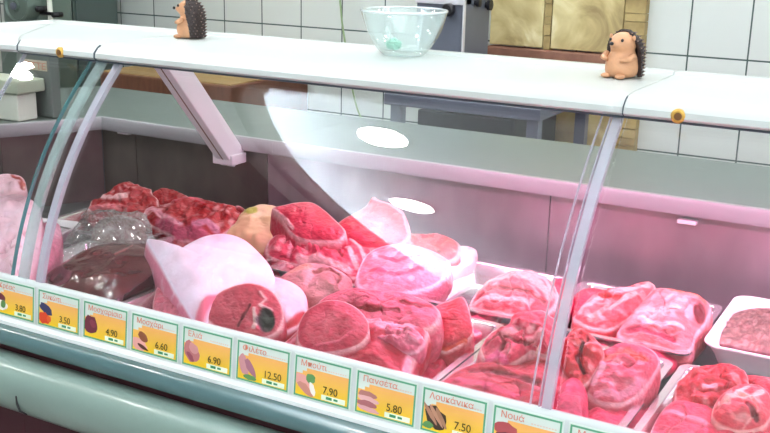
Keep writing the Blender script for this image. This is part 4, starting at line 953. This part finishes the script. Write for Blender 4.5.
meat('pink_steak', 'pink steak below the fatty chop at the bottom edge', [(712, 450), (714, 430), (730, 426), (752, 430), (772, 428), (790, 440), (780, 462), (740, 464)], za=-0.055, tilt=10, T=0.018, col=srgb(222, 66, 96), rim=0.05, marble=0.1)

# ------------------------------------------------------------------ things on the canopy
CT = 0.386
def hedgehog(u, v, face, label, s=1.0, head_turn=0.0):
    p = on_z(u, v, CT + 0.0006)
    t = thing('hedgehog_figurine', label, 'figurine', p, 'hedgehog figurines on the canopy', rotz=face)
    # local frame: faces -X, back +X, up Z; height about 0.072
    H = s
    import bmesh
    body = MB()
    prof = [(0.001, 0), (0.017, 0.0005), (0.0205, 0.006), (0.0215, 0.014), (0.021, 0.024), (0.0185, 0.033), (0.0155, 0.0395), (0.0155, 0.044), (0.0175, 0.051), (0.0170, 0.058), (0.0125, 0.0655), (0.006, 0.069), (0.001, 0.070)]
    n = 28; vs = []; fs = []
    for r, h in prof:
        for i in range(n):
            a = 2 * PI * i / n; x = r * math.cos(a); y = r * math.sin(a) * 0.98
            if h > 0.040:                                 # head with pulled-out snout
                k = math.exp(-((h - 0.0525) / 0.0055) ** 2); d = max(0, -math.cos(a - head_turn * 0)) ** 4
                x -= 0.011 * k * d; y *= 1 - 0.25 * k * d
                x -= 0.001
            elif h < 0.036:
                x -= 0.0035 * math.exp(-((h - 0.016) / 0.012) ** 2) * max(0, -math.cos(a)) ** 2   # round belly
            vs.append((x * H, y * H, h * H))
    for j in range(len(prof) - 1):
        for i in range(n): fs.append((j * n + i, j * n + (i + 1) % n, (j + 1) * n + (i + 1) % n, (j + 1) * n + i))
    fs.append(tuple(range(n))); fs.append(tuple((len(prof) - 1) * n + i for i in range(n)))
    body.add(vs, fs)
    bo = obj('body', body, M['tan'], t, smooth=True, local=True)
    sd = bo.modifiers.new('smooth', 'SUBSURF'); sd.levels = 1; sd.render_levels = 1
    # quill coat: a shell over back, sides and crown with rows of spikes
    q = MB(); tips = MB()
    def back(th, h):     # th: angle from +X
        r = 0.0235 if h < 0.045 else 0.0235 - 0.35 * (h - 0.045)
        if h > 0.060: r = 0.0180 - 0.9 * (h - 0.060)
        return Vector((0.002 + r * math.cos(th) * 1.12, r * math.sin(th) * 1.04, h)) * H
    na, nh = 16, 14; vs = []; fs = []
    for j in range(nh + 1):
        h = 0.002 + 0.071 * j / nh
        lim = math.radians(78 + 34 * (j / nh) ** 1.5)
        for i in range(na + 1):
            vs.append(back(-lim + 2 * lim * i / na, h))
    for j in range(nh + 1):
        h = 0.002 + 0.071 * j / nh
        lim = math.radians(74 + 34 * (j / nh) ** 1.5)
        for i in range(na + 1):
            p_ = back(-lim + 2 * lim * i / na, h); vs.append(Vector((p_.x * 0.80, p_.y * 0.80, p_.z * 0.97)))
    W = na + 1; T_ = (nh + 1) * W
    for j in range(nh):
        for i in range(na):
            a = j * W + i; fs.append((a, a + 1, a + W + 1, a + W)); fs.append((T_ + a, T_ + a + W, T_ + a + W + 1, T_ + a + 1))
    for j in range(nh):
        for i in (0, na):
            a = j * W + i; fs.append((a, a + W, T_ + a + W, T_ + a))
    for i in range(na):
        for a in (i, nh * W + i): fs.append((a, T_ + a, T_ + a + 1, a + 1))
    q.add(vs, fs)
    for j in range(13):
        h = 0.004 + 0.064 * j / 12
        lim = math.radians(76 + 34 * (j / 12) ** 1.5)
        m_ = 11
        for i in range(m_):
            th = -lim + 2 * lim * (i + 0.5 * (j % 2)) / m_
            p_ = back(th, h); d = Vector((math.cos(th), math.sin(th), 0.35)).normalized()
            a_ = d.orthogonal().normalized(); c_ = d.cross(a_)
            r_ = 0.0020 * H
            ring = [p_ - d * 0.001 + (a_ * math.cos(g) + c_ * math.sin(g)) * r_ for g in [k * PI / 2.5 for k in range(5)]]
            q.add(ring + [p_ + d * 0.0040 * H], [(k, (k + 1) % 5, 5) for k in range(5)])
            if (i + j) % 2 == 0:
                ring = [p_ + d * 0.0018 * H + (a_ * math.cos(g) + c_ * math.sin(g)) * r_ * 0.62 for g in [k * PI / 2 for k in range(4)]]
                tips.add(ring + [p_ + d * 0.0046 * H], [(k, (k + 1) % 4, 4) for k in range(4)])
    qo = obj('quill_coat', q, M['quill'], t, local=True); obj('quill_tips', tips, M['quilltip'], qo)
    b = MB(); b.ell((-0.0285 * H, 0, 0.0535 * H), (0.0028 * H,) * 3, 10, 8); obj('nose', b, M['black'], t, smooth=True, local=True)
    for sy in (-1, 1):
        b = MB(); b.ell((-0.0180 * H, sy * 0.0085 * H, 0.0585 * H), (0.0022 * H, 0.0018 * H, 0.0026 * H), 10, 8); obj('eye', b, M['black'], t, smooth=True, local=True)
        b = MB(); b.ell((-0.004 * H, sy * 0.0165 * H, 0.0615 * H), (0.003 * H, 0.002 * H, 0.0045 * H), 12, 8); obj('ear', b, M['tan'], t, smooth=True, local=True)
        b = MB(); b.ell((-0.0195 * H, sy * 0.0100 * H, 0.0035 * H), (0.0085 * H, 0.0065 * H, 0.0038 * H), 14, 8); obj('foot', b, M['tan'], t, smooth=True, local=True)
        b = MB(); b.tube([Vector((-0.006, sy * 0.0195, 0.036)) * H, Vector((-0.016, sy * 0.018, 0.030)) * H, Vector((-0.0225, sy * 0.010, 0.0285)) * H], [0.0045 * H, 0.0042 * H, 0.0030 * H], 10); obj('arm', b, M['tan'], t, smooth=True, local=True)
    return t
hedgehog(190, 38, math.radians(22), 'small hedgehog figurine in profile, on the canopy near the left', 1.04)
hg = hedgehog(621, 77, math.radians(74), 'small hedgehog figurine with its belly to the viewer, near the stone panel', 1.08)
hg.scale = (1.05, 1.12, 0.90)

p = on_z(403, 55, CT + 0.0005)
t = thing('glass_bowl', 'round clear glass bowl standing on the canopy', 'bowl', p)
outp = [(0.001, 0.0), (0.034, 0.0), (0.038, 0.003), (0.046, 0.012), (0.056, 0.026), (0.064, 0.042), (0.070, 0.060), (0.0735, 0.072), (0.0745, 0.075), (0.073, 0.0765),
        (0.0705, 0.075), (0.0665, 0.060), (0.0605, 0.043), (0.052, 0.028), (0.042, 0.015), (0.034, 0.0085), (0.001, 0.0075)]
b = MB(); n = 64; vs = []; fs = []
for j, (r, h) in enumerate(outp):
    for i in range(n):
        a = 2 * PI * i / n
        k = 1 + (0.010 * math.cos(a * 16) if 3 <= j <= 6 else 0)
        vs.append((r * k * math.cos(a), r * k * math.sin(a), h))
for j in range(len(outp) - 1):
    for i in range(n): fs.append((j * n + i, j * n + (i + 1) % n, (j + 1) * n + (i + 1) % n, (j + 1) * n + i))
fs.append(tuple(range(n))); fs.append(tuple((len(outp) - 1) * n + i for i in range(n)))
b.add(vs, fs); obj('bowl_body', b, M['bowl'], t, auto=60, local=True)
b = MB(); b.lathe([(0.0745, 0.0735), (0.0758, 0.0755), (0.0745, 0.0775), (0.0722, 0.0775), (0.0712, 0.0755), (0.0725, 0.0738)], 64, closed=True); obj('bowl_rim', b, glass_mat('rim_glass', (0.95, 1, 1), 0.55, (0.92, 0.97, 0.97), f0=0.1), t, smooth=True, local=True)
b = MB(); b.ell((p.x - 0.012, p.y - 0.012, p.z + 0.0185), (0.013, 0.011, 0.009), 18, 12, disp=0.5, fr=3.0); o = obj('green_wrapper', b, M['greenbit']); tag(o, 'small crumpled green wrapper inside the glass bowl', 'wrapper')

# ------------------------------------------------------------------ behind the counter
# stainless table
t = thing('steel_table', 'low stainless steel table against the back wall, seen under the canopy', 'table', (0.08, 1.68, FZ))
tx0, tx1 = on_y(384, 96, 1.45).x, on_y(540, 118, 1.45).x
tz = on_y(384, 93, 1.45).z
b = MB(); b.box(tx0, tx1, 1.45, 1.92, tz - 0.033, tz); obj('tabletop', b, M['mach'], t, bevel=0.002)
for x in (tx0 + 0.012, tx1 - 0.045):
    for y in (1.47, 1.87):
        b = MB(); b.box(x, x + 0.033, y, y + 0.033, FZ, tz - 0.033); obj('leg', b, M['mach'], t)
b = MB(); b.box(tx0 + 0.02, tx1 - 0.02, 1.50, 1.9, -0.30, -0.28); obj('shelf', b, M['steel'], t)
b = MB(); b.box(tx0 + 0.075, tx1 - 0.10, 1.52, 1.86, -0.28, tz - 0.05); o = obj('brown_crate', b, mat('dark_crate', (0.035, 0.035, 0.035), 0.6, noise_amt=0.3, noise_scale=10), bevel=0.004); tag(o, 'dark brown crate on the shelf of the steel table', 'crate')
# machine
mx0, mx1 = on_y(416, 30, 1.62).x, on_y(489, 45, 1.62).x
mm = on_y(465, 30, 1.62).x
def depth_for(x, u, v):
    r = ray(u, v); return (CAM + r * ((x - CAM.x) / r.x)).y
MD = depth_for(mm, 489, 30) - 1.62
t = thing('meat_tenderizer', 'grey steel butcher machine with black knobs behind the glass bowl', 'machine', ((mx0 + mx1) / 2, 1.7, tz))
b = MB(); b.box(mx0, mm - 0.012, 1.62, 1.62 + MD, tz + 0.015, tz + 0.42); obj('body', b, M['mach'], t, bevel=0.004)
b = MB(); b.box(mm - 0.010, mm, 1.612, 1.62 + MD, tz + 0.015, tz + 0.46); obj('side_housing', b, M['mach'], t, bevel=0.004)
b = MB(); b.box(mm - 0.004, mm + 0.0006, 1.608, 1.620, tz + 0.015, tz + 0.46); obj('bright_edge', b, M['machedge'], t)
b = MB(); b.box(mx0 - 0.002, mm, 1.612, 1.66, on_y(430, 2, 1.62).z - 0.004, tz + 0.43); obj('top_cover', b, M['machedge'], t, bevel=0.002)
for (u, v, r) in ((478, 3, 0.012), (489, 5, 0.016)):
    rr_ = ray(u, v); q = CAM + rr_ * ((mm + 0.01 - CAM.x) / rr_.x)
    b = MB(); b.lathe([(r * .6, mm - 0.001), (r * .6, mm + 0.006), (r, mm + 0.008), (r, mm + 0.018), (0.001, mm + 0.02)], 20, (0, q.y, q.z), 'x'); obj('knob', b, M['black'], t, auto=35)
for (u, v, r) in ((448, 10, 0.019),):
    q = on_y(u, v, 1.60); y0 = 1.62
    b = MB(); b.lathe([(r * .6, y0 + 0.001), (r * .6, y0 - 0.008), (r, y0 - 0.010), (r, y0 - 0.026), (r * .8, y0 - 0.030), (0.001, y0 - 0.030)], 20, (q.x, 0, q.z), 'y'); obj('knob', b, M['black'], t, auto=35)
for (dx, dy) in ((0.02, 0.02), (0.02, 0.15), (mm - mx0 - 0.03, 0.02), (mm - mx0 - 0.03, 0.15)):
    b = MB(); b.lathe([(0.012, tz), (0.012, tz + 0.016)], 14, (mx0 + dx, 1.62 + dy, 0)); obj('rubber_foot', b, M['black'], t)
# wooden block with brown box
bx0, bx1 = on_y(100, 85, 1.42).x, on_y(262, 100, 1.42).x - 0.12
bt = on_y(262, 90, 1.42).z
t = thing('butcher_block', 'big wooden chopping block behind the slanted post', 'chopping block', ((bx0 + bx1) / 2, 1.68, FZ))
b = MB(); b.box(bx0, bx1, 1.42, 1.86, bt - 0.20, bt); bo = obj('block_top', b, M['woodside'], t, bevel=0.006)
b = MB(); b.box(bx0 + 0.006, bx1 - 0.006, 1.426, 1.854, bt - 0.001, bt + 0.004); obj('cutting_surface', b, M['woodtop'], bo)
for x in (bx0 + 0.03, bx1 - 0.10):
    for y in (1.45, 1.78):
        b = MB(); b.box(x, x + 0.07, y, y + 0.07, FZ, bt - 0.20); obj('leg', b, M['woodside'], t)
# wooden board leaning behind
w0, w1 = on_y(128, 70, 1.93).x, on_y(298, 90, 1.95).x
b = MB(); b.add([(w0, 1.90, -0.919), (w1, 1.90, -0.919), (w1, 1.975, 0.165), (w0, 1.975, 0.150), (w0, 1.915, -0.919), (w1, 1.915, -0.919), (w1, 1.990, 0.165), (w0, 1.990, 0.150)],
             [(0, 1, 2, 3), (7, 6, 5, 4), (0, 4, 5, 1), (1, 5, 6, 2), (2, 6, 7, 3), (3, 7, 4, 0)])
o = obj('wooden_board', b, M['woodtop']); tag(o, 'long yellowish wooden board leaning on the wall behind the chopping block', 'board')
# tall cabinet at top left
c0, c1 = on_y(40, 10, 1.70).x, on_y(76, 10, 1.70).x
t = thing('steel_cabinet', 'tall dark grey-green cabinet with louvres at the top left', 'cabinet', ((c0 + c1) / 2, 1.81, FZ))
b = MB(); b.box(c0, c1, 1.70, 1.92, FZ + 0.05, 0.75); obj('carcass', b, M['cab'], t, bevel=0.004)
xm = on_y(68, 10, 1.70).x
b = MB(); b.box(c0 + 0.004, xm - 0.003, 1.688, 1.70, FZ + 0.07, 0.74); d1 = obj('door', b, M['cab'], t, bevel=0.002)
b = MB(); b.box(xm + 0.003, c1 - 0.004, 1.688, 1.70, FZ + 0.07, 0.74); obj('door', b, M['cab'], t, bevel=0.002)
b = MB()
for k in range(10):
    z = 0.262 + 0.014 * k; xx = on_y(56, 10, 1.69).x; b.add([(xx - 0.03, 1.687, z), (xx + 0.03, 1.687, z), (xx + 0.03, 1.676, z + 0.004), (xx - 0.03, 1.676, z + 0.004), (xx - 0.03, 1.687, z + 0.008), (xx + 0.03, 1.687, z + 0.008)], [(0, 1, 2, 3), (3, 2, 5, 4), (0, 3, 4), (1, 5, 2)])
obj('louvre', b, M['machgreen'], d1)
b = MB(); b.box(c0 + 0.01, c1 - 0.01, 1.72, 1.90, FZ, FZ + 0.05); obj('plinth', b, M['black'], t)
# pale pole beside it
q = on_y(50, 10, 1.48); b = MB(); b.tube([(q.x, 1.48, FZ), (q.x, 1.48, 0.8)], 0.009, 14); o = obj('white_pipe', b, M['scalewhite'], smooth=True); tag(o, 'slim pale upright pipe in front of the grey-green cabinet', 'pipe')
# slicing machine far left with round guard, on a small steel stand
q = on_y(14, 6, 1.40)
t = thing('bone_saw', 'green-grey machine with a big round wheel at the top left corner', 'machine', (q.x - 0.03, 1.5, FZ))
b = MB(); b.box(q.x - 0.13, q.x + 0.055, 1.46, 1.62, q.z - 0.12, q.z + 0.35); obj('body', b, M['machgreen'], t, bevel=0.012)
b = MB(); b.lathe([(0.001, 1.40), (0.018, 1.40), (0.020, 1.408), (0.046, 1.412), (0.052, 1.405), (0.058, 1.408), (0.060, 1.43), (0.060, 1.462)], 40, (q.x, 0, q.z), 'y'); wh = obj('wheel', b, M['machgreen'], t, auto=35)
b = MB(); b.lathe([(0.013, 1.402), (0.013, 1.392), (0.008, 1.390), (0.001, 1.390)], 20, (q.x, 0, q.z), 'y'); obj('wheel_hub', b, M['mach'], wh, auto=35)
b = MB(); b.box(q.x - 0.22, q.x + 0.08, 1.44, 1.66, q.z - 0.14, q.z - 0.12); obj('saw_table', b, M['steel'], t, bevel=0.003)
b = MB(); b.box(q.x - 0.18, q.x + 0.04, 1.48, 1.64, FZ, q.z - 0.14); obj('base', b, M['machgreen'], t, bevel=0.005)
for (u, v, r) in ((38, 9, 0.010), (54, 15, 0.009)):
    k = on_y(u, v, 1.44); b = MB(); b.tube([(k.x, 1.475, k.z), (k.x, 1.435, k.z)], r, 14); b.tube([(q.x + 0.05, 1.47, k.z), (k.x, 1.47, k.z)], 0.006, 10); obj('knob', b, M['black'], t, smooth=True)
# hanging cable in front of the tiles
b = MB(); pts = [on_y(u, v, 1.93) for u, v in ((339, -30), (340, 0), (342, 22), (345, 42), (349, 70), (353, 92), (357, 108), (364, 125), (374, 140))]
sp = []
for i in range(len(pts) - 1):
    for k in range(5): sp.append(pts[i].lerp(pts[i + 1], k / 5))
b.tube(sp + [pts[-1]], 0.0035, 8); o = obj('wall_cable', b, M['cable'], smooth=True); tag(o, 'thin greenish cable hanging down the tiles left of the glass bowl', 'cable')

# weighing scale on the worktop, left
t = thing('weighing_scale', 'electronic weighing scale with grey display head on the worktop, far left', 'scale', (-0.85, 0.85, 0.1205))
P1 = on_z(38, 119, 0.1205)
sx = P1.x; sy = P1.y; P2 = on_z(50, 100, 0.20)
z0 = 0.1215; z1 = z0 + 0.066
b = MB(); b.box(sx - 0.34, sx, sy - 0.06, sy, z0, z1); obj('base', b, M['scalewhite'], t, bevel=0.003)
Pp = sx + 0.012
b = MB(); b.box(sx - 0.36, Pp, sy - 0.068, sy + 0.02, z1 + 0.002, z1 + 0.034); obj('weighing_plate', b, mat('plate_beige', (0.42, 0.46, 0.36), 0.4), t, bevel=0.004)
hy = sy + 0.022
hx0, hx1 = on_y(17, 66, hy).x, on_y(50, 66, hy).x
hz1 = max(on_y(40, 50, hy).z, z1 + 0.10)
b = MB(); b.box(hx0, hx1, hy, hy + 0.03, z0, hz1); hd = obj('display_head', b, M['scale'], t, bevel=0.003)
px0, px1 = on_y(21, 63, hy).x, on_y(47, 66, hy).x; pz0, pz1 = on_y(35, 70, hy).z, on_y(35, 60, hy).z
b = MB(); b.box(px0, px1, hy - 0.002, hy, pz0, pz1); obj('name_plate', b, M['scaleplate'], hd)
vs, fs = text_mb('CETTE', 0.019)
k = (px1 - px0 - 0.008) / max(v.x for v in vs)
b = MB(); b.add([(px0 + 0.004 + v.x * k, hy - 0.0024 - (0.0004 if v.z > 0 else 0), pz0 + 0.004 + v.y * 1.25) for v in vs], fs); obj('lettering', b, M['scaletext'], hd)

# ------------------------------------------------------------------ light, world, view
W = bpy.data.worlds.new('world'); S.world = W; W.use_nodes = True
bg = W.node_tree.nodes['Background']; bg.inputs['Color'].default_value = (0.80, 0.90, 1.0, 1); bg.inputs['Strength'].default_value = 8.0
pl = bpy.data.lights.new('window_portal', 'AREA'); pl.shape = 'RECTANGLE'; pl.size = WX1 - WX0; pl.size_y = WZ1 - WZ0; pl.cycles.is_portal = True
po = bpy.data.objects.new('window_portal', pl); COL.objects.link(po); po.location = ((WX0 + WX1) / 2, YF - 0.08, (WZ0 + WZ1) / 2); po.rotation_euler = (math.radians(90), 0, 0)
S.view_settings.view_transform = 'Standard'; S.view_settings.look = 'None'; S.view_settings.gamma = 1.0; S.view_settings.use_curve_mapping = False
S.view_settings.exposure = -0.60
S.cycles.transparent_max_bounces = 24
S.cycles.sample_clamp_indirect = 0.0
